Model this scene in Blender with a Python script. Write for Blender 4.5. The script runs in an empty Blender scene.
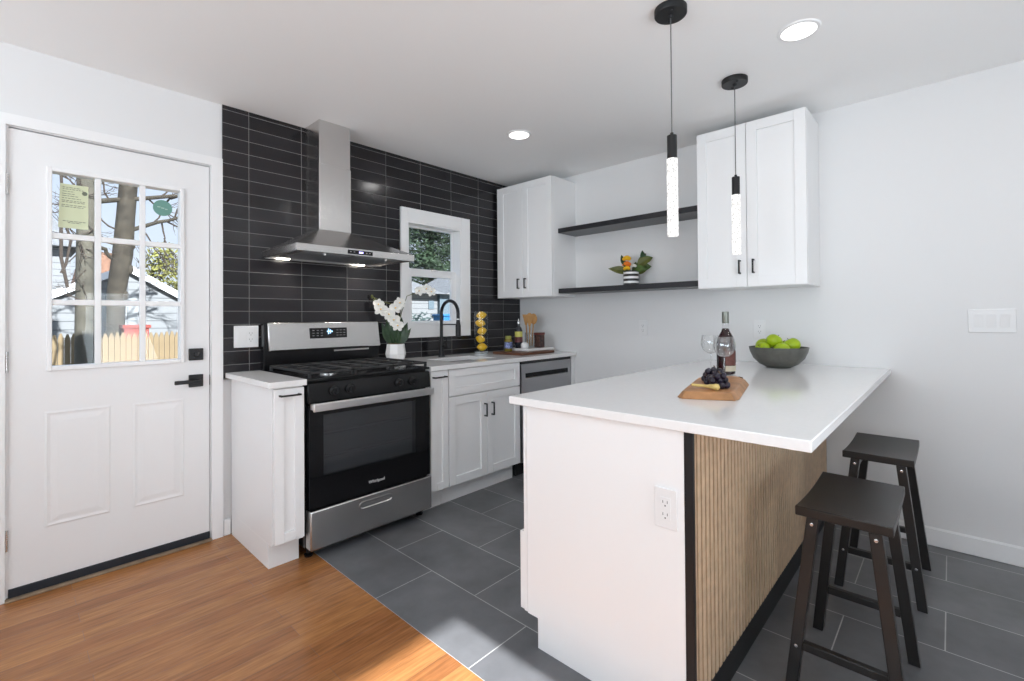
import bpy, bmesh, math, random
from mathutils import Vector, Matrix

random.seed(7)
scene = bpy.context.scene
C = scene.collection

# ------------------------------------------------------------------ camera
FPX, YAW, HZ = 469.95, math.radians(43.03), 313.417
ROLL, PITCH = math.radians(-0.43), math.radians(0.512)
fw0 = Vector((math.cos(YAW), math.sin(YAW), 0)); rt0 = Vector((math.sin(YAW), -math.cos(YAW), 0)); up0 = Vector((0, 0, 1))
fwd = fw0*math.cos(PITCH) + up0*math.sin(PITCH)
upv = -fw0*math.sin(PITCH) + up0*math.cos(PITCH)
cr, sr = math.cos(ROLL), math.sin(ROLL)
R_ax = rt0*cr + upv*sr
U_ax = upv*cr - rt0*sr
cam_d = bpy.data.cameras.new('camera')
cam = bpy.data.objects.new('camera', cam_d); C.objects.link(cam)
mw = Matrix(((R_ax.x, U_ax.x, -fwd.x, 0), (R_ax.y, U_ax.y, -fwd.y, 0), (R_ax.z, U_ax.z, -fwd.z, 1.218), (0, 0, 0, 1)))
cam.matrix_world = mw
cam_d.sensor_fit = 'HORIZONTAL'; cam_d.sensor_width = 36.0
cam_d.lens = FPX/1024*36.0
cam_d.shift_x = 0.0; cam_d.shift_y = (HZ-340.5)/1024
cam_d.clip_start = 0.05; cam_d.clip_end = 200
scene.camera = cam

# ------------------------------------------------------------------ colour management
scene.view_settings.view_transform = 'Standard'
scene.view_settings.look = 'None'
scene.view_settings.gamma = 1
scene.view_settings.use_curve_mapping = False
scene.view_settings.exposure = 0.1
scene.cycles.use_denoising = True
scene.cycles.max_bounces = 12
scene.cycles.diffuse_bounces = 6
scene.cycles.transparent_max_bounces = 16
scene.cycles.sample_clamp_indirect = 6

# ------------------------------------------------------------------ sky, sun, fill lamps at the room's unseen openings
W = bpy.data.worlds.new('sky'); scene.world = W; W.use_nodes = True
nt = W.node_tree; nt.nodes.clear()
out = nt.nodes.new('ShaderNodeOutputWorld'); bg = nt.nodes.new('ShaderNodeBackground')
tc = nt.nodes.new('ShaderNodeTexCoord'); sep = nt.nodes.new('ShaderNodeSeparateXYZ'); rp = nt.nodes.new('ShaderNodeValToRGB')
nt.links.new(tc.outputs['Generated'], sep.inputs[0]); nt.links.new(sep.outputs['Z'], rp.inputs[0])
rp.color_ramp.elements[0].position = 0.0; rp.color_ramp.elements[0].color = (.74, .81, .92, 1)
rp.color_ramp.elements[1].position = 0.6; rp.color_ramp.elements[1].color = (.42, .58, .88, 1)
nt.links.new(rp.outputs[0], bg.inputs[0]); bg.inputs[1].default_value = 1.15
nt.links.new(bg.outputs[0], out.inputs[0])

def light(name, kind, energy, loc, rot=(0, 0, 0), color=(1, 1, 1), **kw):
    d = bpy.data.lights.new(name, kind); d.energy = energy; d.color = color
    for k, v in kw.items(): setattr(d, k, v)
    o = bpy.data.objects.new(name, d); C.objects.link(o); o.location = loc; o.rotation_euler = rot
    return o
R = math.radians
SUN_EL = 31.8
light('sun', 'SUN', 14.0, (0, -6, 6), (R(90-SUN_EL), 0, 0), (.96, .98, 1), angle=R(.8))
# upturned fill lamps added at unseen garden door and side window (built below)
light('garden_door_fill', 'AREA', 42, (.94, -1.74, 1.1), (R(150), 0, 0), (.82, .92, 1), shape='RECTANGLE', size=.64, size_y=2.0)
light('side_window_fill', 'AREA', 94, (-2.44, .7, 1.45), (0, R(-150), 0), (.82, .92, 1), shape='RECTANGLE', size=1.4, size_y=2.3)

# ------------------------------------------------------------------ helpers
def mat(name, color, rough=.5, metal=0, spec=.5, noise=0, nscale=8, bump=0, bscale=40, trans=0, ior=1.45, emit=None, estr=0, coat=0, aniso=None):
    m = bpy.data.materials.new(name); m.use_nodes = True
    n = m.node_tree; b = n.nodes['Principled BSDF']
    b.inputs['Base Color'].default_value = (*color, 1); b.inputs['Roughness'].default_value = rough
    b.inputs['Metallic'].default_value = metal; b.inputs['Specular IOR Level'].default_value = spec
    b.inputs['IOR'].default_value = ior; b.inputs['Transmission Weight'].default_value = trans; b.inputs['Coat Weight'].default_value = coat
    if emit: b.inputs['Emission Color'].default_value = (*emit, 1); b.inputs['Emission Strength'].default_value = estr
    t = n.nodes.new('ShaderNodeTexCoord')
    if noise:
        z = n.nodes.new('ShaderNodeTexNoise'); z.inputs['Scale'].default_value = nscale; z.inputs['Detail'].default_value = 4
        r = n.nodes.new('ShaderNodeValToRGB')
        r.color_ramp.elements[0].color = tuple(max(0, c*(1-noise)) for c in color)+(1,); r.color_ramp.elements[1].color = tuple(min(1, c*(1+noise)) for c in color)+(1,)
        r.color_ramp.elements[0].position = .3; r.color_ramp.elements[1].position = .7
        n.links.new(t.outputs['Object'], z.inputs['Vector']); n.links.new(z.outputs['Fac'], r.inputs[0]); n.links.new(r.outputs[0], b.inputs['Base Color'])
    if bump:
        z2 = n.nodes.new('ShaderNodeTexNoise'); z2.inputs['Scale'].default_value = bscale
        v = t.outputs['Object']
        if aniso:
            mp = n.nodes.new('ShaderNodeMapping'); mp.inputs['Scale'].default_value = aniso; n.links.new(v, mp.inputs[0]); v = mp.outputs[0]
        n.links.new(v, z2.inputs['Vector'])
        bp = n.nodes.new('ShaderNodeBump'); bp.inputs['Strength'].default_value = bump; bp.inputs['Distance'].default_value = .002
        n.links.new(z2.outputs['Fac'], bp.inputs['Height']); n.links.new(bp.outputs[0], b.inputs['Normal'])
    return m

def brick_mat(name, axes, off, bw, rh, c1, c2, mortar, msize, offset, rough, rough_m=.7, noise=.0, nscale=6, bump=.3, spec=.5, stretch=None, tilt=0):
    """Brick texture laid on two object axes; axes like 'xz' (along, across)."""
    m = bpy.data.materials.new(name); m.use_nodes = True; n = m.node_tree; b = n.nodes['Principled BSDF']
    t = n.nodes.new('ShaderNodeTexCoord'); s = n.nodes.new('ShaderNodeSeparateXYZ'); cb = n.nodes.new('ShaderNodeCombineXYZ'); mp = n.nodes.new('ShaderNodeMapping')
    n.links.new(t.outputs['Object'], s.inputs[0])
    n.links.new(s.outputs['XYZ'.index(axes[0].upper())], cb.inputs[0]); n.links.new(s.outputs['XYZ'.index(axes[1].upper())], cb.inputs[1])
    n.links.new(cb.outputs[0], mp.inputs[0]); mp.inputs['Location'].default_value = (-off[0], -off[1], 0)
    k = n.nodes.new('ShaderNodeTexBrick'); k.offset = offset; k.offset_frequency = 2; k.squash = 1
    for i, v in (('Scale', 1), ('Mortar Size', msize), ('Mortar Smooth', .1), ('Bias', 0), ('Brick Width', bw), ('Row Height', rh)): k.inputs[i].default_value = v
    k.inputs['Color1'].default_value = (*c1, 1); k.inputs['Color2'].default_value = (*c2, 1); k.inputs['Mortar'].default_value = (*mortar, 1)
    n.links.new(mp.outputs[0], k.inputs['Vector'])
    col = k.outputs['Color']
    if noise:
        z = n.nodes.new('ShaderNodeTexNoise'); z.inputs['Scale'].default_value = nscale; z.inputs['Detail'].default_value = 6; z.inputs['Roughness'].default_value = .6
        if stretch:
            m2 = n.nodes.new('ShaderNodeMapping'); m2.inputs['Scale'].default_value = stretch; n.links.new(t.outputs['Object'], m2.inputs[0]); n.links.new(m2.outputs[0], z.inputs['Vector'])
        else: n.links.new(t.outputs['Object'], z.inputs['Vector'])
        r = n.nodes.new('ShaderNodeMapRange'); r.inputs[1].default_value = .3; r.inputs[2].default_value = .7; r.inputs[3].default_value = 1-noise; r.inputs[4].default_value = 1+noise
        n.links.new(z.outputs['Fac'], r.inputs[0])
        mx = n.nodes.new('ShaderNodeVectorMath'); mx.operation = 'SCALE'; n.links.new(col, mx.inputs[0]); n.links.new(r.outputs[0], mx.inputs['Scale']); col = mx.outputs[0]
    n.links.new(col, b.inputs['Base Color'])
    rr = n.nodes.new('ShaderNodeMapRange'); rr.inputs[3].default_value = rough; rr.inputs[4].default_value = rough_m; n.links.new(k.outputs['Fac'], rr.inputs[0]); n.links.new(rr.outputs[0], b.inputs['Roughness'])
    b.inputs['Specular IOR Level'].default_value = spec
    bp = n.nodes.new('ShaderNodeBump'); bp.invert = True; bp.inputs['Strength'].default_value = bump; bp.inputs['Distance'].default_value = .001
    n.links.new(k.outputs['Fac'], bp.inputs['Height']); n.links.new(bp.outputs[0], b.inputs['Normal'])
    if tilt:   # every tile set at a very slightly different angle
        dv = n.nodes.new('ShaderNodeVectorMath'); dv.operation = 'DIVIDE'; dv.inputs[1].default_value = (bw, rh, 1); n.links.new(mp.outputs[0], dv.inputs[0])
        fl = n.nodes.new('ShaderNodeVectorMath'); fl.operation = 'FLOOR'; n.links.new(dv.outputs[0], fl.inputs[0])
        wn = n.nodes.new('ShaderNodeTexWhiteNoise'); wn.noise_dimensions = '2D'; n.links.new(fl.outputs[0], wn.inputs['Vector'])
        su = n.nodes.new('ShaderNodeVectorMath'); su.operation = 'SUBTRACT'; su.inputs[1].default_value = (.5, .5, .5); n.links.new(wn.outputs['Color'], su.inputs[0])
        sc = n.nodes.new('ShaderNodeVectorMath'); sc.operation = 'SCALE'; sc.inputs['Scale'].default_value = tilt; n.links.new(su.outputs[0], sc.inputs[0])
        ge = n.nodes.new('ShaderNodeNewGeometry'); ad = n.nodes.new('ShaderNodeVectorMath'); n.links.new(ge.outputs['Normal'], ad.inputs[0]); n.links.new(sc.outputs[0], ad.inputs[1])
        no = n.nodes.new('ShaderNodeVectorMath'); no.operation = 'NORMALIZE'; n.links.new(ad.outputs[0], no.inputs[0]); n.links.new(no.outputs[0], bp.inputs['Normal'])
    return m

def thin_glass(name, tint=(1, 1, 1), refl=1.0):
    m = bpy.data.materials.new(name); m.use_nodes = True; n = m.node_tree; n.nodes.clear()
    o = n.nodes.new('ShaderNodeOutputMaterial'); mx = n.nodes.new('ShaderNodeMixShader'); tr = n.nodes.new('ShaderNodeBsdfTransparent'); gl = n.nodes.new('ShaderNodeBsdfGlossy')
    fr = n.nodes.new('ShaderNodeLayerWeight'); fr.inputs[0].default_value = .5; pw = n.nodes.new('ShaderNodeMath'); pw.operation = 'POWER'; pw.inputs[1].default_value = 3.5
    ml = n.nodes.new('ShaderNodeMath'); ml.operation = 'MULTIPLY_ADD'; ml.inputs[1].default_value = .45*refl; ml.inputs[2].default_value = .035*refl; ml.use_clamp = True
    n.links.new(fr.outputs['Facing'], pw.inputs[0])
    tr.inputs[0].default_value = (*tint, 1); gl.inputs['Roughness'].default_value = .02
    n.links.new(pw.outputs[0], ml.inputs[0]); n.links.new(ml.outputs[0], mx.inputs[0]); n.links.new(tr.outputs[0], mx.inputs[1]); n.links.new(gl.outputs[0], mx.inputs[2]); n.links.new(mx.outputs[0], o.inputs[0])
    return m

def box(bm, x0, x1, y0, y1, z0, z1):
    vs = [bm.verts.new(p) for p in ((x0, y0, z0), (x1, y0, z0), (x1, y1, z0), (x0, y1, z0), (x0, y0, z1), (x1, y0, z1), (x1, y1, z1), (x0, y1, z1))]
    for f in ((3, 2, 1, 0), (4, 5, 6, 7), (0, 1, 5, 4), (1, 2, 6, 5), (2, 3, 7, 6), (3, 0, 4, 7)): bm.faces.new([vs[i] for i in f])
    return vs
def hexa(bm, b, t):
    """Solid between two corner loops of equal length (bottom b, top t)."""
    vb = [bm.verts.new(p) for p in b]; vt = [bm.verts.new(p) for p in t]; n = len(b)
    bm.faces.new(vb[::-1]); bm.faces.new(vt)
    for i in range(n): bm.faces.new((vb[i], vb[(i+1) % n], vt[(i+1) % n], vt[i]))
def lathe(bm, prof, cx=0, cy=0, cz=0, seg=32, cap0=True, cap1=True, ax='z', sq=None):
    rings = []
    for r, z in prof:
        ring = []
        for i in range(seg):
            a = 2*math.pi*i/seg; p = Vector((r*math.cos(a), r*math.sin(a), z))
            if ax == 'y': p = Vector((p.x, p.z, p.y))
            if ax == 'x': p = Vector((p.z, p.x, p.y))
            ring.append(bm.verts.new(p+Vector((cx, cy, cz))))
        rings.append(ring)
    for a, b in zip(rings, rings[1:]):
        for i in range(seg): bm.faces.new((a[i], a[(i+1) % seg], b[(i+1) % seg], b[i]))
    if cap0: bm.faces.new(rings[0][::-1])
    if cap1: bm.faces.new(rings[-1])
def tube(bm, pts, rad, seg=10, cap=True):
    pts = [Vector(p) for p in pts]; n = len(pts)
    rad = rad if isinstance(rad, (list, tuple)) else [rad]*n
    rings = []; prev = None
    for i, p in enumerate(pts):
        t = (pts[min(i+1, n-1)]-pts[max(i-1, 0)]).normalized()
        if prev is None: u = t.orthogonal().normalized()
        else: u = (prev - t*prev.dot(t)).normalized()
        prev = u; v = t.cross(u)
        rings.append([bm.verts.new(p+(u*math.cos(2*math.pi*k/seg)+v*math.sin(2*math.pi*k/seg))*rad[i]) for k in range(seg)])
    for a, b in zip(rings, rings[1:]):
        for k in range(seg): bm.faces.new((a[k], a[(k+1) % seg], b[(k+1) % seg], b[k]))
    if cap: bm.faces.new(rings[0][::-1]); bm.faces.new(rings[-1])
def ball(bm, c, r, sx=1, sy=1, sz=1, seg=20, rot=None):
    m = Matrix.Translation(c) @ (rot.to_matrix().to_4x4() if rot else Matrix.Identity(4)) @ Matrix.Diagonal((r*sx, r*sy, r*sz, 1))
    bmesh.ops.create_uvsphere(bm, u_segments=seg, v_segments=max(6, seg*2//3), radius=1, matrix=m)
def leaf(bm, base, d, length, width, bend=.2, up=Vector((0, 0, 1)), n=8, thick=.0012, blunt=.8):
    """A pointed leaf with a midrib fold and real thickness."""
    d = Vector(d).normalized(); side = d.cross(up)
    side = side.normalized() if side.length > 1e-4 else d.orthogonal().normalized()
    nrm = side.cross(d).normalized(); rows = []
    for i in range(n+1):
        t = i/n; w = width*.5*max(0, math.sin(math.pi*min(1, .06+t*.94)**(.8 if blunt > .5 else 1.1)))**(1 if blunt > .5 else blunt)
        c = Vector(base)+d*length*t - nrm*bend*length*t*t
        rows.append([(c-side*w+nrm*w*.35), c, (c+side*w+nrm*w*.35)])
    for sgn in (1, -1):
        vr = [[bm.verts.new(p+nrm*thick*sgn*.5) for p in r] for r in rows]
        for a, b in zip(vr, vr[1:]):
            for k in (0, 1):
                q = (a[k], a[k+1], b[k+1], b[k])
                bm.faces.new(q if sgn > 0 else q[::-1])

def obj(name, bm, m, parent=None, bevel=0, smooth=True, seg=2, world=True, ang=.6):
    """Link one mesh object. With a parent, verts given in world coordinates are moved into the root's frame."""
    bmesh.ops.recalc_face_normals(bm, faces=bm.faces)
    if smooth:
        for f in bm.faces: f.smooth = True
        for e in bm.edges:
            if len(e.link_faces) == 2 and e.calc_face_angle(0) > ang: e.smooth = False
    if parent is not None and world:
        p = parent; off = Vector()
        while p: off += p.location; p = p.parent
        bmesh.ops.translate(bm, verts=bm.verts, vec=-off)
    me = bpy.data.meshes.new(name); bm.to_mesh(me); bm.free()
    for x in (m if isinstance(m, (list, tuple)) else [m]): me.materials.append(x)
    o = bpy.data.objects.new(name, me); C.objects.link(o)
    if parent is not None: o.parent = parent
    if bevel:
        b = o.modifiers.new('soft_edges', 'BEVEL'); b.width = bevel; b.segments = seg; b.limit_method = 'ANGLE'; b.angle_limit = .7
        b.harden_normals = False
    return o
def B(*boxes):
    bm = bmesh.new()
    for b in boxes: box(bm, *b)
    return bm
def tag(o, label, cat, group=None, kind=None):
    o['label'] = label; o['category'] = cat
    if group: o['group'] = group
    if kind: o['kind'] = kind
    return o
def thing(name, label, cat, loc=(0, 0, 0), group=None, kind=None):
    o = bpy.data.objects.new(name, None); C.objects.link(o); o.location = loc; o.empty_display_size = .05
    return tag(o, label, cat, group, kind)
def solo(name, bm, m, label, cat, group=None, **k):
    """A thing that is one mesh, its origin moved to the middle of its base."""
    xs = [v.co for v in bm.verts]
    c = Vector(((min(v.x for v in xs)+max(v.x for v in xs))/2, (min(v.y for v in xs)+max(v.y for v in xs))/2, min(v.z for v in xs)))
    bmesh.ops.translate(bm, verts=bm.verts, vec=-c)
    o = obj(name, bm, m, None, **k); o.location = c
    return tag(o, label, cat, group)
def struct(name, bm, m, parent=None, **k):
    o = obj(name, bm, m, parent, **k)
    if parent is None: o['kind'] = 'structure'
    return o
def sroot(name, loc=(0, 0, 0)):
    o = bpy.data.objects.new(name, None); C.objects.link(o); o.location = loc; o['kind'] = 'structure'
    return o
def dup(root, loc, label=None, group=None, rotz=0, scale=1):
    r = root.copy(); C.objects.link(r); r.location = loc; r.rotation_euler = (0, 0, rotz); r.scale = (scale,)*3
    if label: r['label'] = label
    if group: r['group'] = group
    for ch in list(root.children):
        c = ch.copy(); C.objects.link(c); c.parent = r
        for g in list(ch.children):
            d = g.copy(); C.objects.link(d); d.parent = c
    return r
def text_bm(s, size, depth=.0004):
    cu = bpy.data.curves.new('lettering', 'FONT'); cu.body = s; cu.size = size; cu.extrude = depth; cu.align_x = 'CENTER'; cu.align_y = 'CENTER'
    o = bpy.data.objects.new('lettering', cu); C.objects.link(o)
    dg = bpy.context.evaluated_depsgraph_get(); me = bpy.data.meshes.new_from_object(o.evaluated_get(dg))
    bm = bmesh.new(); bm.from_mesh(me)
    bpy.data.objects.remove(o); bpy.data.curves.remove(cu); bpy.data.meshes.remove(me)
    return bm

# ------------------------------------------------------------------ materials
M = {}
M['wall'] = mat('wall_paint', (.79, .79, .79), .6, bump=.05, bscale=180)
M['ceil'] = mat('ceiling_paint', (.93, .93, .925), .75)
M['trim'] = mat('trim_paint', (.88, .88, .88), .35)
M['door'] = mat('door_paint', (.85, .85, .85), .38)
M['cab'] = mat('cabinet_white', (.88, .88, .88), .33)
M['quartz'] = mat('white_quartz', (.86, .855, .85), .1, noise=.015, nscale=60)
M['black'] = mat('matte_black_metal', (.012, .012, .013), .42, spec=.4)
M['gap'] = mat('dark_gap', (.02, .02, .02), .8)
M['steel'] = mat('brushed_steel', (.62, .61, .6), .27, metal=1, bump=.12, bscale=60, aniso=(1, 1, 40))
M['steelv'] = mat('brushed_steel_vertical', (.66, .65, .64), .25, metal=1, bump=.06, bscale=60, aniso=(40, 40, 1))
M['darksteel'] = mat('grey_steel', (.40, .40, .41), .32, metal=1, bump=.1, bscale=60, aniso=(1, 1, 40))
M['enamel'] = mat('black_enamel', (.008, .008, .009), .16)
M['ovenglass'] = mat('oven_black_glass', (.006, .006, .007), .06)
M['ovenwin'] = thin_glass('oven_window_glass', (.60, .61, .63), 2.6)
M['iron'] = mat('cast_iron', (.025, .025, .027), .55, bump=.2, bscale=300)
M['tile'] = brick_mat('glossy_black_wall_tile', 'xz', (.963, 2.416), .306, .0766, (.011, .010, .012), (.020, .018, .021), (.26, .255, .25), .0011, 0, .16, .6, bump=.5, tilt=.035)
M['ftile'] = brick_mat('slate_floor_tile', 'yx', (1.844+.3025, 1.09), .605, .306, (.125, .127, .134), (.158, .160, .167), (.46, .46, .45), .0021, .5, .36, .7, noise=.28, nscale=3.2, bump=.25)
M['wood'] = brick_mat('oak_floor_boards', 'xy', (.2, .03), .9, .0826, (.29, .115, .039), (.42, .185, .064), (.11, .045, .018), .0006, .37, .26, .4, noise=.32, nscale=5, bump=.2, stretch=(1.2, 14, 1))
M['threshold'] = mat('worn_wood_threshold', (.28, .20, .13), .6, noise=.3, nscale=20)
M['oak'] = mat('oak_slat', (.62, .45, .295), .45, noise=.12, nscale=30)
M['slatback'] = mat('slat_backing_felt', (.06, .035, .02), .9)
M['stool'] = mat('black_stained_wood', (.011, .0095, .0085), .34, noise=.2, nscale=25, spec=.65)
M['glass'] = thin_glass('clear_window_glass', (.97, .98, .98), .35)
M['clear'] = thin_glass('clear_glassware', (.985, .99, .99), 2.3)
M['led'] = mat('lit_diffuser', (1, 1, 1), .5, emit=(1, .98, .95), estr=3.0)
M['plastic'] = mat('white_plastic', (.82, .82, .82), .3)
M['slot'] = mat('outlet_slot', (.06, .06, .06), .6)
M['ceramic'] = mat('white_ceramic', (.85, .84, .83), .25)
M['stone'] = mat('grey_stoneware', (.105, .105, .092), .38, noise=.15, nscale=40)
M['apple'] = mat('green_apple_skin', (.36, .50, .012), .28, noise=.22, nscale=14)
M['stem'] = mat('brown_stem', (.09, .05, .02), .7)
M['lemon'] = mat('lemon_skin', (.95, .56, .004), .4, bump=.25, bscale=120)
M['lime'] = mat('yellow_flower_petal', (.87, .50, .02), .5)
M['orange'] = mat('orange_petal', (.85, .20, .02), .5)
M['leafd'] = mat('dark_green_leaf', (.022, .055, .018), .35, noise=.3, nscale=30)
M['leafg'] = mat('green_leaf', (.065, .12, .025), .45, noise=.3, nscale=30)
M['leafo'] = mat('olive_leaf', (.10, .11, .02), .45, noise=.3, nscale=30)
M['petal'] = mat('white_orchid_petal', (.86, .85, .80), .5)
M['grape'] = mat('black_grape_skin', (.016, .010, .022), .3, noise=.4, nscale=30)
M['board'] = mat('acacia_board', (.42, .205, .085), .42, noise=.25, nscale=16)
M['walnut'] = mat('walnut_board', (.12, .045, .022), .45, noise=.25, nscale=20)
M['spoon'] = mat('light_wood_utensil', (.48, .25, .075), .5, noise=.15, nscale=30)
M['pear'] = mat('pale_yellow_skin', (.66, .50, .18), .4, noise=.2, nscale=20)
M['wine'] = mat('dark_red_wine', (.020, .005, .006), .15, spec=.3)
M['wineglass'] = mat('dark_bottle_glass', (.012, .014, .020), .06, coat=.5)
M['label_cream'] = mat('cream_label', (.55, .50, .38), .6)
M['label_brown'] = mat('brown_label', (.13, .045, .035), .5, noise=.3, nscale=90)
M['foil'] = mat('grey_green_foil', (.24, .25, .22), .35, metal=.6)
M['stripe_b'] = mat('black_stripe_glaze', (.012, .012, .014), .3)
M['paper'] = mat('pale_yellow_paper', (.66, .70, .48), .8)
M['ink'] = mat('grey_print', (.16, .18, .13), .8)
M['teal'] = mat('teal_sticker', (.16, .34, .29), .6)
M['blue_lit'] = mat('blue_display_light', (.05, .1, .2), .5, emit=(.35, .65, 1), estr=3)
M['dispgrey'] = mat('display_marks', (.35, .35, .36), .5)
M['rubber'] = mat('dark_door_sweep', (.018, .022, .030), .55)
# outdoors
M['ground'] = mat('lawn_ground', (.14, .13, .08), .95, noise=.3, nscale=3)
M['fence'] = mat('new_pine_fence', (.20, .145, .078), .7, noise=.12, nscale=5)
M['bark'] = mat('tree_bark', (.042, .035, .025), .9, noise=.45, nscale=9, bump=.8, bscale=25)
M['barkg'] = mat('pale_weathered_bark', (.085, .078, .06), .9, noise=.3, nscale=7, bump=.8, bscale=25)
M['siding'] = brick_mat('white_lap_siding', 'xz', (0, 0), 30, .13, (.18, .188, .195), (.18, .188, .195), (.085, .09, .095), .008, 0, .6, .7)
M['roof'] = mat('grey_shingle_roof', (.17, .175, .18), .85, noise=.25, nscale=14)
M['brownroof'] = mat('brown_shingle_roof', (.22, .12, .08), .85, noise=.25, nscale=14)
M['evergreen'] = mat('evergreen_needles', (.024, .044, .020), .7, noise=.5, nscale=2)
M['bushy'] = mat('yellow_green_shrub', (.20, .20, .05), .8, noise=.4, nscale=3)
M['twig'] = mat('grey_brown_twigs', (.05, .038, .03), .9)
M['bluegrey'] = mat('blue_grey_siding', (.09, .125, .15), .7)
M['bin'] = mat('blue_bin_plastic', (.02, .13, .30), .4)
M['redpaint'] = mat('red_paint', (.22, .03, .02), .6)

# ------------------------------------------------------------------ room shell
CE, YB, XR, YF, XL = 2.44, 3.017, 3.334, -1.7, -2.4
struct('floor', B((1.09, XR+.12, YF-.12, YB+.12, -.1, 0)), M['ftile'])['label'] = 'dark grey slate look floor tiles with pale grout'
struct('floor_wood', B((XL-.12, 1.09, YF-.12, YB+.12, -.1, 0)), M['wood'])['label'] = 'warm brown oak board floor'
struct('ceiling', B((XL-.12, XR+.12, YF-.12, YB+.12, CE, CE+.1)), M['ceil'])
DX0, DX1, DZ = -.006, .766, 2.076        # door opening
WX0, WX1, WZ0, WZ1 = 2.050, 2.585, 1.160, 1.958  # kitchen window opening
yb0, yb1 = YB, YB+.14
struct('wall_back', B((XL-.12, DX0, yb0, yb1, 0, CE), (DX0, DX1, yb0, yb1, DZ, CE), (DX1, WX0, yb0, yb1, 0, CE), (WX0, 2.67, yb0, yb1, 0, WZ0), (WX0, 2.67, yb0, yb1, WZ1, CE), (2.67, XR+.12, yb0, yb1, 0, CE)), M['wall'], smooth=False)
ty0 = 3.007
struct('wall_back_tiles', B((.826, WX0, ty0, YB, .88, CE), (WX0, WX1, ty0, YB, .88, WZ0), (WX0, WX1, ty0, YB, WZ1, CE), (WX1, XR, ty0, YB, .88, CE)), M['tile'], smooth=False)['label'] = 'glossy black stacked wall tiles with thin pale grout'
struct('wall_right', B((XR, XR+.12, YF-.12, YB, 0, CE)), M['wall'])
# unseen walls: added side window and garden door let light in
struct('wall_left', B((XL-.12, XL, YF-.12, -.5, 0, CE), (XL-.12, XL, 1.9, YB, 0, CE), (XL-.12, XL, -.5, 1.9, 0, .75), (XL-.12, XL, -.5, 1.9, 2.15, CE)), M['wall'], smooth=False)
GX0, GX1, GZ = .60, 1.27, 2.06  # unseen garden door opening, narrowed to limit warm bounce off the boards
struct('wall_front', B((XL, GX0, YF-.12, YF, 0, CE), (GX1, XR, YF-.12, YF, 0, CE), (GX0, GX1, YF-.12, YF, GZ, CE)), M['wall'], smooth=False)
struct('window_2', B((XL-.08, XL-.03, -.5, 1.9, .75, .8), (XL-.08, XL-.03, -.5, 1.9, 2.1, 2.15), (XL-.08, XL-.03, -.5, -.45, .8, 2.1), (XL-.08, XL-.03, 1.85, 1.9, .8, 2.1), (XL-.08, XL-.03, .67, .73, .8, 2.1)), M['trim'])
struct('door_2', B((GX0, GX1, YF-.09, YF-.03, 0, .05), (GX0, GX1, YF-.09, YF-.03, 2.02, GZ), (GX0, GX0+.05, YF-.09, YF-.03, .05, 2.02), (GX1-.03, GX1, YF-.09, YF-.03, .05, 2.02)), M['trim'])
struct('baseboard_right', B((XR-.014, XR-.001, YF, .53, .001, .09), (XR-.009, XR-.001, YF, .53, .09, .096)), M['trim'], bevel=.003)
struct('baseboard_back', B((.829, .862, 3.0, YB-.001, .001, .09)), M['trim'], bevel=.003)
struct('trim_1', B((DX1+.004, .825, 2.999, YB-.0005, .001, 2.128), (-.065, DX0-.004, 2.999, YB-.0005, .001, 2.128), (DX0-.004, DX1+.004, 2.999, YB-.0005, DZ+.004, 2.128)), M['trim'], smooth=False)
struct('trim_2', B((3.297, 3.331, 2.375, 3.0, .001, .886)), M['cab'], bevel=.001)['label'] = 'white filler panel beside the dishwasher'

# ------------------------------------------------------------------ entry door
dr = sroot('door_1', (.38, YB, .046)); dr['label'] = 'white entry door with nine glass panes and black lock'
sy0, sy1 = YB+.001, YB+.045
LX0, LX1, LZ0, LZ1 = .118, .645, .990, 1.928      # lite frame outer
bm = B((0, LX0, sy0, sy1, .048, 2.07), (LX1, .762, sy0, sy1, .048, 2.07), (LX0, LX1, sy0, sy1, LZ1, 2.07), (LX0, LX1, sy0, sy1, .048, LZ0))
bmesh.ops.remove_doubles(bm, verts=bm.verts, dist=1e-6)
obj('slab', bm, M['door'], dr, smooth=False)
def embossed(x0, x1, z0, z1, y):
    """Pressed door panel: a raised bead around a sloped, raised field."""
    bm = bmesh.new()
    loops = []
    for ins, d in ((0, 0), (.008, .003), (.018, .0006), (.024, .0006), (.046, .0032), (.05, .0032)):
        loops.append([bm.verts.new(p) for p in ((x0+ins, y-d, z0+ins), (x1-ins, y-d, z0+ins), (x1-ins, y-d, z1-ins), (x0+ins, y-d, z1-ins))])
    for a, b in zip(loops, loops[1:]):
        for i in range(4): bm.faces.new((a[i], a[(i+1) % 4], b[(i+1) % 4], b[i]))
    bm.faces.new(loops[-1]); bm.faces.new(loops[0][::-1])
    return bm
obj('embossed_panel', embossed(.112, .343, .28, .805, sy0-.0005), M['door'], dr, smooth=False)
obj('embossed_panel', embossed(.427, .646, .276, .799, sy0-.0005), M['door'], dr, smooth=False)
gy = YB+.022
px0, px1, pz0, pz1 = .136, .627, 1.010, 1.908
cw = (px1-px0-2*.024)/3; rh_ = (pz1-pz0-2*.026)/3
bm = B((LX0, px0, YB-.010, sy1+.01, LZ0, LZ1), (px1, LX1, YB-.010, sy1+.01, LZ0, LZ1), (px0, px1, YB-.010, sy1+.01, pz1, LZ1), (px0, px1, YB-.010, sy1+.01, LZ0, pz0))
obj('lite_frame', bm, M['trim'], dr, bevel=.003, smooth=False)
for i in (1, 2):
    x = px0+i*cw+(i-1)*.024
    obj('muntin', B((x, x+.024, YB-.002, gy-.002, pz0, pz1)), M['trim'], dr, bevel=.003, smooth=False)
for j in (1, 2):
    z = pz0+j*rh_+(j-1)*.026
    for i in range(3):
        x = px0+i*(cw+.024)
        obj('muntin', B((x, x+cw, YB-.002, gy-.002, z, z+.026)), M['trim'], dr, bevel=.003, smooth=False)
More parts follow.
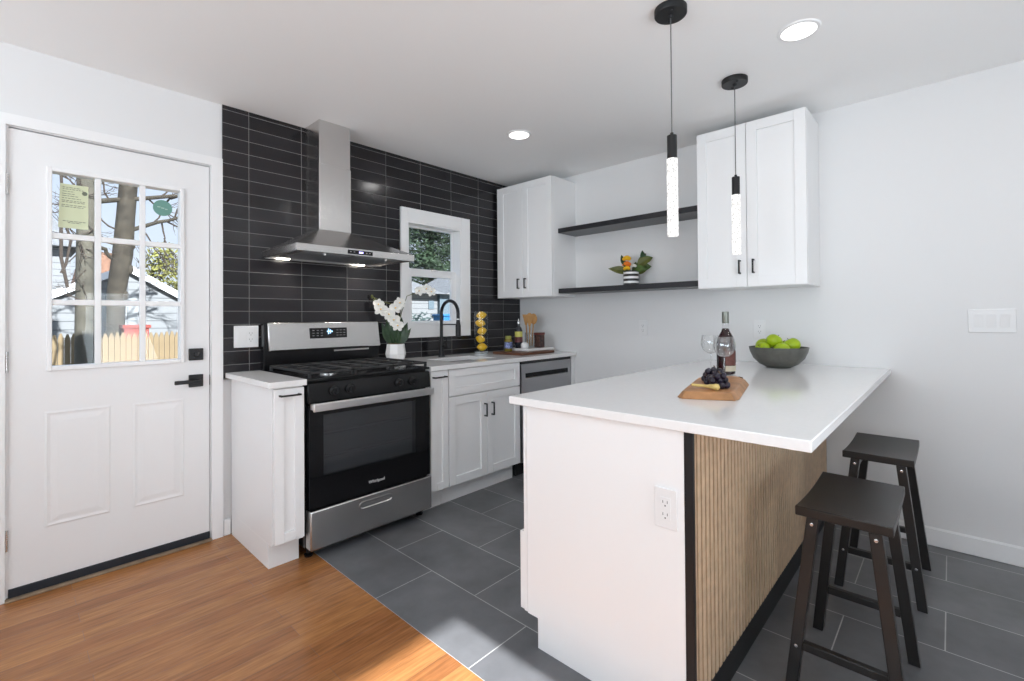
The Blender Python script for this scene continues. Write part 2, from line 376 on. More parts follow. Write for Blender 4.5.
obj('pane', B((px0, px1, gy, gy+.004, pz0, pz1)), M['glass'], dr, smooth=False)
for z in (1.82, 1.04, .262):
    bm = bmesh.new(); lathe(bm, [(.0065, z-.045), (.0065, z+.045)], -.006, YB-.006, 0, 12); obj('hinge', bm, M['steel'], dr)
bm = B((.664, .731, YB-.014, YB, .999, 1.063)); box(bm, .686, .709, YB-.028, YB-.014, 1.018, 1.044)
obj('deadbolt', bm, M['black'], dr, bevel=.003)
hd = obj('door_handle', B((.664, .731, YB-.012, YB, .854, .921)), M['black'], dr, bevel=.003)
bm = B((.688, .708, YB-.05, YB-.012, .879, .897), (.592, .712, YB-.058, YB-.044, .878, .898)); obj('lever', bm, M['black'], hd, bevel=.003)
obj('strike_plate', B((.7625, .7655, YB-.002, YB+.02, .858, .913)), M['black'], dr)
obj('door_sweep', B((0, .762, YB-.006, YB+.04, .010, .047)), M['rubber'], dr, bevel=.002)
struct('trim_4', B((DX0, -.0008, YB+.0005, yb1, .012, DZ), (.7668, DX1+.0005, YB+.021, yb1, .012, DZ), (DX0, .012, YB+.050, yb1, .012, DZ), (.750, DX1, YB+.050, yb1, .012, DZ), (.012, .750, YB+.050, yb1, 2.055, DZ)), M['trim'], smooth=False)['label'] = 'white jamb and stops of the entry door'
struct('trim_3', B((DX0-.004, DX1+.004, 2.985, YB+.12, .0005, .009)), M['threshold'], bevel=.003)['label'] = 'worn wooden threshold under the entry door'
# paper notice and oval sticker on the glass
t = thing('paper_notice', 'pale yellow printed notice taped inside the top corner pane of the door', 'notice', (.21, gy-.001, 1.655))
hexa_pts = lambda x0, x1, z0, z1, y0, y1: ([(x0, y0, z0), (x1, y0, z0), (x1, y1, z0), (x0, y1, z0)], [(x0, y0, z1), (x1, y0, z1), (x1, y1, z1), (x0, y1, z1)])
bm = bmesh.new(); hexa(bm, [(.157, gy-.0015, 1.656), (.262, gy-.0015, 1.656), (.262, gy-.0005, 1.656), (.157, gy-.0005, 1.656)], [(.163, gy-.0015, 1.864), (.262, gy-.0015, 1.864), (.262, gy-.0005, 1.864), (.163, gy-.0005, 1.864)])
obj('sheet', bm, M['paper'], t, smooth=False)
for rows in (((1.848, .172, .236), (1.84, .172, .245), (1.829, .172, .212), (1.818, .170, .216), (1.808, .170, .226), (1.797, .170, .235), (1.786, .169, .25), (1.779, .169, .25), (1.765, .168, .252), (1.757, .168, .244)), ((1.689, .172, .252), (1.682, .19, .235))):
    bm = bmesh.new()
    for z, x0, x1 in rows:
        x = x0
        while x < x1:
            w = random.uniform(.006, .016); box(bm, x, min(x+w, x1), gy-.0022, gy-.0015, z-.0013, z+.0013); x += w+.003
    obj('lettering', bm, M['ink'], t, smooth=False)
bm = bmesh.new(); lathe(bm, [(.010, gy-.0022), (.010, gy-.0015)], .249, 0, 1.828, 16, ax='y'); obj('round_seal', bm, M['ink'], t)
t = thing('oval_sticker', 'small teal oval sticker on the top pane near the lock side of the door', 'sticker', (.555, gy-.001, 1.77))
bm = bmesh.new(); lathe(bm, [(.042, gy-.0015), (.042, gy-.0005)], 0, 0, 0, 32, ax='y'); bmesh.ops.translate(bm, verts=bm.verts, vec=(.555, 0, 1.811)); obj('oval', bm, M['teal'], t)
bm = B((.532, .545, gy-.002, gy-.0015, 1.812, 1.817), (.548, .562, gy-.002, gy-.0015, 1.808, 1.813), (.565, .576, gy-.002, gy-.0015, 1.804, 1.809)); obj('lettering', bm, mat('pale_print', (.45, .6, .55), .7), t)

# ------------------------------------------------------------------ kitchen window
wr = sroot('window_1', (2.338, YB, 1.07)); wr['label'] = 'white double-hung window over the sink'
c0, c1 = 2.985, ty0-.0005
obj('casing', B((1.996, WX0, c0, c1, 1.07, 2.056), (WX1, 2.682, c0, c1, 1.07, 2.056), (WX0, WX1, c0, c1, WZ1, 2.056), (WX0, WX1, c0, c1, 1.07, WZ0)), M['trim'], wr, bevel=.003, smooth=False)
obj('jamb', B((WX0, WX0+.013, c0+.004, yb1, WZ0, WZ1), (WX1-.013, WX1, c0+.004, YB, WZ0, WZ1), (WX1-.013, 2.669, YB, 3.106, WZ0, WZ1), (WX0+.013, WX1-.013, c0+.004, yb1, WZ1-.013, WZ1)), M['trim'], wr, smooth=False)
obj('sill', B((WX0, WX1, c0-.004, yb1, WZ0, WZ0+.018)), M['trim'], wr, bevel=.002)
def sash(x0, x1, z0, z1, y, gx0, gx1, gz0, gz1):
    s = obj('sash', B((x0, gx0, y, y+.03, z0, z1), (gx1, x1, y, y+.03, z0, z1), (gx0, gx1, y, y+.03, gz1, z1), (gx0, gx1, y, y+.03, z0, gz0)), M['trim'], wr, bevel=.003, smooth=False)
    obj('pane', B((gx0, gx1, y+.013, y+.017, gz0, gz1)), M['glass'], s, smooth=False)
ix0, ix1 = WX0+.0135, WX1-.0135
sash(ix0, ix1, 1.585, WZ1-.0135, 3.075, 2.126, 2.562, 1.610, 1.932)
sash(ix0, ix1, WZ0+.0185, 1.605, 3.043, 2.127, 2.524, 1.198, 1.545)
obj('latch', B((2.31, 2.36, 3.028, 3.043, 1.592, 1.606)), M['trim'], wr, bevel=.003)

# ------------------------------------------------------------------ cabinet pieces
def pull(name, p0, p1, n, parent, r=.0042, stand=.026):
    """Square bar pull between two points, standing off along n."""
    p0, p1, n = Vector(p0), Vector(p1), Vector(n); d = (p1-p0).normalized(); s = d.cross(n)
    bm = bmesh.new()
    def bar(a, b, u, v):
        hexa(bm, [a+u*r*i+v*r*j for i, j in ((-1, -1), (1, -1), (1, 1), (-1, 1))], [b+u*r*i+v*r*j for i, j in ((-1, -1), (1, -1), (1, 1), (-1, 1))])
    bar(p0+n*stand, p1+n*stand, s, n)
    bar(p0+d*r, p0+d*r+n*(stand-r), s, d); bar(p1-d*r, p1-d*r+n*(stand-r), s, d)
    return obj(name, bm, M['black'], parent, bevel=.0008, smooth=False)
def shaker_y(name, x0, x1, z0, z1, yf, parent, th=.02, rail=.055, m='cab'):
    """Shaker front facing -y with its face at yf."""
    rl = min(rail, (x1-x0)*.34); rz = min(rail, (z1-z0)*.3); s = .0018
    bm = B((x0, x0+rl, yf, yf+th, z0, z1), (x1-rl, x1, yf, yf+th, z0, z1), (x0+rl, x1-rl, yf, yf+th, z1-rz, z1), (x0+rl, x1-rl, yf, yf+th, z0, z0+rz))
    hexa(bm, [(x0+rl, yf+.010, z0+rz), (x1-rl, yf+.010, z0+rz), (x1-rl, yf+th, z0+rz), (x0+rl, yf+th, z0+rz)], [(x0+rl, yf+.010, z1-rz), (x1-rl, yf+.010, z1-rz), (x1-rl, yf+th, z1-rz), (x0+rl, yf+th, z1-rz)])
    return obj(name, bm, M[m], parent, bevel=.0015, smooth=False)
def shaker_x(name, y0, y1, z0, z1, xf, parent, th=.02, rail=.058):
    bm = B((xf, xf+th, y0, y0+rail, z0, z1), (xf, xf+th, y1-rail, y1, z0, z1), (xf, xf+th, y0+rail, y1-rail, z1-rail, z1), (xf, xf+th, y0+rail, y1-rail, z0, z0+rail), (xf+.008, xf+th, y0+rail, y1-rail, z0+rail, z1-rail))
    return obj(name, bm, M['cab'], parent, bevel=.0015, smooth=False)

# narrow base cabinet by the door
t = thing('base_cabinet', 'narrow white base cabinet between the entry door and the range', 'cabinet', (.94, 2.7, 0))
obj('carcass', B((.866, 1.012, 2.392, 2.999, .122, .887)), M['cab'], t, smooth=False)
obj('toe_kick', B((.866, 1.012, 2.446, 2.999, 0, .1215)), M['cab'], t, smooth=False)
d = shaker_y('door', .868, 1.010, .135, .880, 2.370, t, rail=.046)
pull('pull', (.888, 2.370, .848), (.986, 2.370, .848), (0, -1, 0), d)
solo('countertop', B((.838, 1.018, 2.354, 3.006, .8885, .918)), M['quartz'], 'short white quartz countertop piece on the narrow cabinet beside the door', 'countertop', bevel=.002)
# narrow filler cabinet by the range
t = thing('base_cabinet', 'slim white pull-out cabinet between the range and the sink cabinet', 'cabinet', (1.86, 2.7, 0))
obj('carcass', B((1.792, 1.934, 2.392, 2.999, .122, .887)), M['cab'], t, smooth=False)
obj('toe_kick', B((1.792, 1.934, 2.456, 2.999, 0, .1215)), M['cab'], t, smooth=False)
d = shaker_y('door', 1.794, 1.932, .133, .884, 2.370, t, rail=.046)
pull('pull', (1.806, 2.370, .846), (1.906, 2.370, .846), (0, -1, 0), d)
# sink cabinet
t = thing('sink_cabinet', 'white shaker sink cabinet with two doors and a false drawer front', 'cabinet', (2.28, 2.7, 0))
obj('carcass', B((1.938, 1.956, 2.392, 2.999, .122, .887), (2.602, 2.62, 2.392, 2.999, .122, .887), (1.956, 2.602, 2.392, 2.999, .122, .14), (1.956, 2.602, 2.392, 2.41, .14, .887)), M['cab'], t, smooth=False)
obj('toe_kick', B((1.938, 2.62, 2.456, 2.47, 0, .1215)), M['cab'], t, smooth=False)
shaker_y('drawer_front', 1.939, 2.619, .711, .884, 2.370, t, rail=.05)
d = shaker_y('door', 1.939, 2.2775, .130, .704, 2.370, t); pull('pull', (2.252, 2.370, .537), (2.252, 2.370, .628), (0, -1, 0), d)
d = shaker_y('door', 2.2805, 2.619, .130, .704, 2.370, t); pull('pull', (2.322, 2.370, .537), (2.322, 2.370, .628), (0, -1, 0), d)
# countertop with sink cut-out
KX0, KX1, KY0, KY1 = 2.08, 2.50, 2.50, 2.80
solo('countertop', B((1.786, KX0, 2.354, 3.006, .8885, .918), (KX1, 3.332, 2.354, 3.006, .8885, .918), (KX0, KX1, 2.354, KY0, .8885, .918), (KX0, KX1, KY1, 3.006, .8885, .918)), M['quartz'], 'long white quartz countertop holding the sink and faucet', 'countertop', smooth=False)
t = thing('sink', 'undermount stainless sink basin set in the white counter', 'sink', (2.29, 2.65, .69))
e = .012
obj('basin', B((KX0-e, KX1+e, KY0-e, KY1+e, .690, .702), (KX0-e, KX0-.001, KY0-e, KY1+e, .702, .888), (KX1+.001, KX1+e, KY0-e, KY1+e, .702, .888), (KX0-.001, KX1+.001, KY0-e, KY0-.001, .702, .888), (KX0-.001, KX1+.001, KY1+.001, KY1+e, .702, .888)), M['darksteel'], t, smooth=False)
bm = bmesh.new(); lathe(bm, [(.035, .7022), (.035, .705), (.02, .7055)], 2.29, 2.65, 0, 24); obj('drain', bm, M['steel'], t)
# faucet
t = thing('faucet', 'matte black gooseneck pull-down kitchen faucet behind the sink', 'faucet', (2.30, 2.90, .918))
bm = bmesh.new(); lathe(bm, [(.026, .9185), (.026, .928), (.019, .932), (.019, 1.05), (.016, 1.055)], 2.30, 2.90, 0, 24); obj('base', bm, M['black'], t)
bm = bmesh.new()
pts = [(2.30, 2.90, 1.055), (2.30, 2.90, 1.15), (2.30, 2.90, 1.25)]
for i in range(1, 17):
    a = math.pi*i/16; pts.append((2.30, 2.80+.10*math.cos(a), 1.25+.10*math.sin(a)))
pts += [(2.30, 2.70, 1.21)]
tube(bm, pts, .0125, 14); obj('spout', bm, M['black'], t)
bm = bmesh.new(); lathe(bm, [(.014, 1.075), (.020, 1.08), (.020, 1.16), (.016, 1.175), (.014, 1.205)], 2.30, 2.70, 0, 20); obj('spray_head', bm, M['black'], t)
bm = bmesh.new(); lathe(bm, [(.0150, 1.206), (.0150, 1.214)], 2.30, 2.70, 0, 20); obj('spray_ring', bm, M['steel'], t)
bm = bmesh.new(); tube(bm, [(2.30, 2.88, 1.0), (2.30, 2.845, 1.0)], .014, 14); tube(bm, [(2.30, 2.852, 1.0), (2.30, 2.835, 1.06), (2.30, 2.83, 1.075)], .006, 10); obj('handle', bm, M['black'], t)
# holder arm between post and spray head
bm = B((2.296, 2.304, 2.72, 2.889, 1.165, 1.173)); obj('docking_arm', bm, M['black'], t)
# dishwasher
t = thing('dishwasher', 'stainless dishwasher with pocket handle under the corner countertop', 'dishwasher', (2.965, 2.7, 0))
obj('body', B((2.624, 3.294, 2.42, 2.999, .1, .886)), M['gap'], t, smooth=False)
obj('kick_plate', B((2.66, 3.29, 2.46, 2.48, 0, .098)), M['gap'], t, smooth=False)
x0, x1, yf = 2.655, 3.292, 2.385
bm = B((x0, x1, yf, yf+.03, .115, .752), (x0, x1, yf, yf+.03, .790, .862), (x0, 2.70, yf, yf+.03, .752, .790), (3.245, x1, yf, yf+.03, .752, .790))
obj('door_panel', bm, M['darksteel'], t, smooth=False)
hexa_bm = bmesh.new()
hexa(hexa_bm, [(2.70, yf+.028, .752), (3.245, yf+.028, .752), (3.245, yf+.032, .752), (2.70, yf+.032, .752)], [(2.70, yf+.028, .790), (3.245, yf+.028, .790), (3.245, yf+.032, .790), (2.70, yf+.032, .790)])
obj('pocket_handle', hexa_bm, M['gap'], t, smooth=False)
obj('control_strip', B((x0, x1, yf+.004, yf+.034, .8625, .885)), M['enamel'], t)

# ------------------------------------------------------------------ gas range
t = thing('gas_range', 'stainless and black freestanding gas range under the hood', 'range', (1.4, 2.68, 0))
rx0, rx1 = 1.024, 1.776
obj('body', B((rx0, rx1, 2.40, 2.965, .055, .905)), M['enamel'], t, bevel=.002)
for x in (1.055, 1.745):
    for y in (2.43, 2.92):
        bm = bmesh.new(); lathe(bm, [(.02, .0005), (.022, .012), (.012, .018), (.012, .054)], x, y, 0, 16); obj('foot', bm, M['enamel'], t)
dw = obj('storage_drawer', B((rx0+.002, rx1-.004, 2.338, 2.398, .058, .254)), M['steel'], t, bevel=.006)
bm = bmesh.new()
def pill(bm, cx, cz, hw, hh, y, ring=.010, n=10, deep=.004, proud=.004):
    """Raised oblong ring with a sunken floor."""
    def loop(w, h, yy):
        pts = []
        for k in range(2*n):
            a = -math.pi/2 + math.pi*k/(n-1) if k < n else math.pi/2 + math.pi*(k-n)/(n-1)
            sx = (w-h) if k < n else -(w-h)
            pts.append(bm.verts.new((cx+sx+h*math.cos(a), yy, cz+h*math.sin(a))))
        return pts
    ls = [loop(hw, hh, y), loop(hw, hh, y-proud), loop(hw-ring*.6, hh-ring*.6, y-proud), loop(hw-ring, hh-ring, y-.0008)]
    for a, b in zip(ls, ls[1:]):
        for i in range(len(a)): bm.faces.new((a[i], a[(i+1) % len(a)], b[(i+1) % len(a)], b[i]))
    bm.faces.new(ls[-1])
pill(bm, 1.392, .206, .103, .021, 2.338)
obj('drawer_handle', bm, M['steelv'], dw)
# oven door: frame with a see-through window, lightened liner with racks behind
od = obj('oven_door', B((rx0+.004, 1.100, 2.352, 2.398, .262, .782), (1.668, rx1-.006, 2.352, 2.398, .262, .782), (1.100, 1.668, 2.352, 2.398, .728, .782), (1.100, 1.668, 2.352, 2.398, .262, .412)), M['ovenglass'], t, smooth=False)
obj('oven_window', B((1.100, 1.668, 2.353, 2.357, .412, .728)), M['ovenwin'], od, smooth=False)
obj('inner_liner', B((1.100, 1.668, 2.392, 2.398, .412, .728)), mat('oven_liner_reflection', (.26, .265, .27), .5), od, smooth=False)  # liner grey raised to stand in for the room's reflection
bm = bmesh.new()
for z in (.50, .62):
    tube(bm, [(1.105, 2.382, z), (1.663, 2.382, z)], .0025, 8); tube(bm, [(1.105, 2.374, z+.016), (1.663, 2.374, z+.016)], .002, 8)
obj('oven_rack', bm, M['steel'], od)
bm = bmesh.new()
hexa(bm, [(1.016, 2.298, .760), (1.752, 2.298, .760), (1.752, 2.312, .760), (1.016, 2.312, .760)], [(1.016, 2.294, .802), (1.752, 2.294, .802), (1.752, 2.312, .802), (1.016, 2.312, .802)])
box(bm, 1.02, 1.045, 2.312, 2.352, .766, .796); box(bm, 1.722, 1.747, 2.312, 2.352, .766, .796)
bmesh.ops.translate(bm, verts=bm.verts, vec=(.012, 0, -.004))
obj('oven_handle', bm, mat('bright_steel_handle', (.80, .79, .78), .38, metal=1), od, bevel=.004)
bm = text_bm('Whirlpool', .024); bmesh.ops.transform(bm, matrix=Matrix.Translation((1.404, 2.3515, .316)) @ Matrix.Rotation(R(90), 4, 'X'), verts=bm.verts)
obj('logo', bm, mat('silver_lettering', (.75, .75, .75), .3), od, smooth=False)
# control panel with knobs
cp = bmesh.new(); hexa(cp, [(rx0, 2.350, .796), (rx1, 2.350, .796), (rx1, 2.398, .796), (rx0, 2.398, .796)], [(rx0, 2.362, .892), (rx1, 2.362, .892), (rx1, 2.398, .892), (rx0, 2.398, .892)])
cpo = obj('control_panel', cp, M['enamel'], t, bevel=.003)
for x in (1.158, 1.248, 1.552, 1.648):
    bm = bmesh.new(); lathe(bm, [(.024, 2.355), (.024, 2.345), (.019, 2.340), (.017, 2.326)], x, 0, .846, 20, ax='y'); box(bm, x-.004, x+.004, 2.316, 2.330, .830, .862)
    obj('knob', bm, M['black'], cpo)
ct = obj('cooktop', B((rx0, rx1, 2.356, 2.930, .9055, .918)), M['enamel'], t, bevel=.004)
for x, y, r in ((1.20, 2.50, .05), (1.60, 2.50, .045), (1.20, 2.78, .04), (1.60, 2.78, .05), (1.40, 2.64, .045)):
    bm = bmesh.new(); lathe(bm, [(r, .9182), (r, .924), (r*.9, .926)], x, y, 0, 24); b = obj('burner', bm, M['steel'], ct)
    bm = bmesh.new(); lathe(bm, [(r*.78, .9262), (r*.8, .934), (r*.6, .936)], x, y, 0, 24); obj('burner_cap', bm, M['iron'], b)
for gx0, gx1 in ((1.034, 1.278), (1.282, 1.518), (1.522, 1.766)):
    bm = bmesh.new(); z0, z1 = .938, .950; w = .007
    for x in (gx0, gx1-2*w, (gx0+gx1)/2-w): box(bm, x, x+2*w, 2.372, 2.895, z0, z1)
    for y in (2.372, 2.50, 2.633, 2.78, 2.881): box(bm, gx0, gx1, y, y+2*w, z0, z1)
    for x in (gx0, gx1-2*w):
        for y in (2.372, 2.881): box(bm, x, x+2*w, y, y+2*w, .9182, z0)
    obj('grate', bm, M['iron'], ct, bevel=.002)
bgd = obj('backguard', B((1.020, 1.778, 2.945, 3.0, .9185, 1.196)), M['enamel'], t, bevel=.004)
bm = bmesh.new(); hexa(bm, [(1.042, 2.918, 1.030), (1.778, 2.918, 1.030), (1.778, 2.944, 1.030), (1.042, 2.944, 1.030)], [(1.037, 2.930, 1.198), (1.766, 2.930, 1.198), (1.766, 2.944, 1.198), (1.037, 2.944, 1.198)])
fp = obj('backguard_panel', bm, M['steel'], bgd, bevel=.006)
bm = bmesh.new(); hexa(bm, [(1.283, 2.920, 1.096), (1.530, 2.920, 1.096), (1.530, 2.930, 1.096), (1.283, 2.930, 1.096)], [(1.280, 2.925, 1.162), (1.530, 2.925, 1.162), (1.530, 2.934, 1.162), (1.280, 2.934, 1.162)])
dp = obj('display', bm, M['ovenglass'], bgd, bevel=.003)
for xs in ((1.298, 1.325, 1.352), (1.455, 1.478, 1.502)):
    bm = bmesh.new()
    for x in xs:
        for z in (1.112, 1.128, 1.145): box(bm, x, x+.012, 2.9185, 2.9215, z, z+.003)
    obj('button_lettering', bm, M['dispgrey'], dp)
bm = B((1.392, 1.428, 2.919, 2.9215, 1.136, 1.142), (1.400, 1.404, 2.919, 2.9215, 1.122, 1.156), (1.412, 1.416, 2.919, 2.9215, 1.126, 1.150)); obj('clock_light', bm, M['blue_lit'], dp)
obj('vent_slot', B((1.45, 1.70, 2.9435, 2.946, 1.008, 1.018)), M['steel'], bgd)

# ------------------------------------------------------------------ range hood
t = thing('range_hood', 'stainless chimney range hood mounted on the black tile above the range', 'range hood', (1.4, 2.8, 1.58))
hx0, hx1, hy0 = 1.030, 1.772, 2.505
hyb = ty0-.001
bm = B((hx0, hx1, hy0, hy0+.012, 1.583, 1.622), (hx0, hx0+.012, hy0+.012, hyb, 1.583, 1.622), (hx1-.012, hx1, hy0+.012, hyb, 1.583, 1.622), (hx0+.012, hx1-.012, hyb-.012, hyb, 1.583, 1.622))
lip = obj('lip', bm, M['steelv'], t, bevel=.0015, smooth=False)
cx0, cx1, cy0 = 1.288, 1.496, 2.80
bm = bmesh.new(); hexa(bm, [(hx0, hy0, 1.6222), (hx1, hy0, 1.6222), (hx1, hyb, 1.6222), (hx0, hyb, 1.6222)], [(cx0, cy0, 1.765), (cx1, cy0, 1.765), (cx1, hyb, 1.765), (cx0, hyb, 1.765)])
obj('canopy', bm, M['steelv'], t, smooth=False)
obj('chimney_cover', B((cx0, cx1, cy0, hyb, 1.7652, 2.168)), M['steelv'], t, bevel=.0015)
obj('upper_chimney', B((cx0+.003, cx1-.003, cy0+.003, hyb, 2.1682, CE-.001)), M['steelv'], t, bevel=.0015)
und = obj('underside_panel', B((hx0+.0125, hx1-.0125, hy0+.0125, hyb-.0125, 1.592, 1.600)), M['darksteel'], t)
for x0, x1 in ((1.10, 1.395), (1.405, 1.70)):
    bm = bmesh.new(); y = 2.60
    box(bm, x0, x1, 2.59, 2.93, 1.588, 1.5915)
    while y < 2.92: box(bm, x0+.01, x1-.01, y, y+.008, 1.584, 1.588); y += .02
    obj('filter', bm, M['darksteel'], t, smooth=False)
for x in (1.15, 1.65):
    bm = bmesh.new(); lathe(bm, [(.024, 1.582), (.024, 1.5915)], x, 2.955, 0, 20); obj('lamp_lens', bm, mat('hood_lamp_lens', (1, 1, 1), .4, emit=(1, .93, .82), estr=14), t)
for x in (1.20, 1.585):
    bm = bmesh.new(); lathe(bm, [(.006, 1.572), (.007, 1.576), (.006, 1.5835)], x, 2.54, 0, 12); obj('hook_stud', bm, M['plastic'], t)
cpn = obj('control_panel', B((1.318, 1.474, hy0-.0025, hy0-.0003, 1.590, 1.613)), M['ovenglass'], t)
obj('clock_light', B((1.386, 1.412, hy0-.0035, hy0-.0027, 1.598, 1.606)), mat('violet_display_light', (.1, .1, .2), .5, emit=(.5, .45, 1), estr=4), cpn)
for xs in ((1.33, 1.352), (1.43, 1.45)):
    bm = bmesh.new()
    for x in xs: box(bm, x, x+.009, hy0-.0035, hy0-.0027, 1.600, 1.604)
    obj('button_lettering', bm, M['dispgrey'], cpn)
for x in (1.15, 1.65): light('hood_spot', 'SPOT', 3.0, (x, 2.93, 1.577), (0, 0, 0), (1, .9, .78), spot_size=R(110), spot_blend=.6, shadow_soft_size=.02)

# ------------------------------------------------------------------ upper cabinets and shelves
UZ0, UZ1 = 1.391, 2.374
t = thing('wall_cabinet', 'white two-door wall cabinet in the corner beside the black tile', 'cabinet', (3.17, 2.66, UZ0))
obj('carcass', B((3.024, 3.333, 2.357, 2.978, UZ0, UZ1)), M['cab'], t, smooth=False)
obj('filler', B((3.004, 3.0235, 2.962, 2.978, UZ0, UZ1)), M['cab'], t, smooth=False)
d = shaker_x('door', 2.6775, 2.960, UZ0+.002, UZ1-.002, 3.002, t); pull('pull', (3.002, 2.715, 1.466), (3.002, 2.715, 1.552), (-1, 0, 0), d)
d = shaker_x('door', 2.359, 2.6745, UZ0+.002, UZ1-.002, 3.002, t); pull('pull', (3.002, 2.637, 1.466), (3.002, 2.637, 1.552), (-1, 0, 0), d)
t = thing('wall_cabinet', 'white two-door wall cabinet over the peninsula, hanging above the bowl of apples', 'cabinet', (3.17, .875, UZ0))
obj('carcass', B((3.024, 3.333, .572, 1.178, UZ0, UZ1)), M['cab'], t, smooth=False)
d = shaker_x('door', .8855, 1.176, UZ0+.002, UZ1-.002, 3.002, t); pull('pull', (3.002, .922, 1.470), (3.002, .922, 1.553), (-1, 0, 0), d)
d = shaker_x('door', .574, .8825, UZ0+.002, UZ1-.002, 3.002, t); pull('pull', (3.002, .846, 1.470), (3.002, .846, 1.553), (-1, 0, 0), d)
M['shelf'] = mat('black_shelf_wood', (.018, .018, .021), .3, noise=.2, nscale=20)
solo('floating_shelf', B((3.085, 3.333, 1.180, 2.355, 1.910, 1.948)), M['shelf'], 'upper black floating shelf, empty, between the two wall cabinets', 'shelf', bevel=.0015)
solo('floating_shelf', B((3.085, 3.333, 1.180, 2.355, 1.414, 1.4525)), M['shelf'], 'lower black floating shelf holding the striped flower pot', 'shelf', bevel=.0015)

# ------------------------------------------------------------------ peninsula
t = thing('peninsula_cabinet', 'white kitchen peninsula base with an oak slatted seating side', 'peninsula', (2.3, .86, 0))
obj('end_panel', B((1.330, 1.348, .568, 1.171, .112, .8875)), M['cab'], t, smooth=False)
obj('toe_panel', B((1.334, 1.348, .568, 1.126, 0, .1115)), M['cab'], t, smooth=False)
obj('carcass', B((1.3485, 3.32, .572, 1.160, .112, .8875)), M['cab'], t, smooth=False)
obj('toe_kick', B((1.3485, 3.32, .572, 1.120, 0, .1115)), M['cab'], t, smooth=False)
obj('face_frame', B((1.331, 1.96, 1.1735, 1.189, .114, .8875)), M['cab'], t, bevel=.001)
dfo = shaker_y('drawer_front', 1.332, 1.955, .117, .408, 1.1895, t, th=.020)
obj('door_front', B((1.965, 2.60, 1.161, 1.181, .117, .88)), M['cab'], t, bevel=.001)
obj('door_front', B((2.605, 3.25, 1.161, 1.181, .117, .88)), M['cab'], t, bevel=.001)
obj('corner_strip', B((1.330, 1.342, .541, .5675, 0, .8875)), M['black'], t, bevel=.001)
sp = obj('slat_backing', B((1.3425, 3.333, .560, .5675, .100, .8875)), M['slatback'], t, smooth=False)
bm = bmesh.new(); x = 1.347
while x < 3.322:
    box(bm, x, x+.0225, .5485, .5598, .100, .8872); x += .033
obj('slats', bm, M['oak'], sp, bevel=.001, smooth=False)
obj('base_strip', B((1.3425, 3.318, .551, .5675, 0, .0995)), M['black'], t)
solo('countertop', B((1.308, 3.332, .246, 1.241, .8885, .918)), M['quartz'], 'large white quartz peninsula countertop with a seating overhang', 'countertop', bevel=.003)

# ------------------------------------------------------------------ outlets and switches
def outlet(name, label, c, n, w=.07, h=.114, gangs=('duplex',), cat='outlet'):
    """Wall plate centred at c facing n (axis-aligned)."""
    c = Vector(c); n = Vector(n); u = Vector((0, 0, 1)).cross(n)
    t = thing(name, label, cat, c-Vector((0, 0, h/2)))
    def bx(bm, a0, a1, z0, z1, d0, d1):
        hexa(bm, [c+u*a0+n*d0+Vector((0, 0, z0)), c+u*a1+n*d0+Vector((0, 0, z0)), c+u*a1+n*d1+Vector((0, 0, z0)), c+u*a0+n*d1+Vector((0, 0, z0))],
             [c+u*a0+n*d0+Vector((0, 0, z1)), c+u*a1+n*d0+Vector((0, 0, z1)), c+u*a1+n*d1+Vector((0, 0, z1)), c+u*a0+n*d1+Vector((0, 0, z1))])
    bm = bmesh.new(); bx(bm, -w/2, w/2, -h/2, h/2, .0005, .006); pl = obj('plate', bm, M['plastic'], t, bevel=.002)
    g = len(gangs)
    for i, k in enumerate(gangs):
        a = (i-(g-1)/2)*.046
        if k == 'duplex':
            bm = bmesh.new(); bx(bm, a-.0165, a+.0165, -.033, .033, .0062, .0085); s = obj('receptacle', bm, M['plastic'], t, bevel=.001)
            bm = bmesh.new()
            for z in (-.018, .018):
                bx(bm, a-.008, a-.0062, z-.002, z+.006, .0084, .0089); bx(bm, a+.0058, a+.0076, z-.002, z+.006, .0084, .0089); bx(bm, a-.002, a+.002, z-.011, z-.007, .0084, .0089)
            obj('slots', bm, M['slot'], s, smooth=False)
        else:
            bm = bmesh.new()
            lo, hi = (.0065, .011) if k == 'on' else (.011, .0065)
            z0, z1 = -.033, .033
            hexa(bm, [c+u*(a-.0165)+n*.0062+Vector((0, 0, z0)), c+u*(a+.0165)+n*.0062+Vector((0, 0, z0)), c+u*(a+.0165)+n*lo+Vector((0, 0, z0)), c+u*(a-.0165)+n*lo+Vector((0, 0, z0))],
                 [c+u*(a-.0165)+n*.0062+Vector((0, 0, z1)), c+u*(a+.0165)+n*.0062+Vector((0, 0, z1)), c+u*(a+.0165)+n*hi+Vector((0, 0, z1)), c+u*(a-.0165)+n*hi+Vector((0, 0, z1))])
            obj('rocker', bm, M['plastic'], t, bevel=.001)
    return t
outlet('wall_outlet', 'white double-width outlet and switch plate on black tile beside the range', (.946, ty0, 1.119), (0, -1, 0), w=.131, h=.126, gangs=('on', 'duplex'))
outlet('wall_outlet', 'white outlet plate on the end panel of the peninsula', (1.330, .622, .651), (-1, 0, 0), w=.070, h=.118)
outlet('wall_outlet', 'white outlet on the wall behind the bowl of apples', (XR, .908, 1.133), (-1, 0, 0), w=.072, h=.115)
outlet('wall_outlet', 'white outlet on the wall below the lower floating shelf', (XR, 1.73, 1.131), (-1, 0, 0), w=.072, h=.118)
outlet('light_switch', 'white triple rocker switch plate on the bare wall above the stools', (XR, -.148, 1.184), (-1, 0, 0), w=.168, h=.117, gangs=('on', 'on', 'on'), cat='switch')

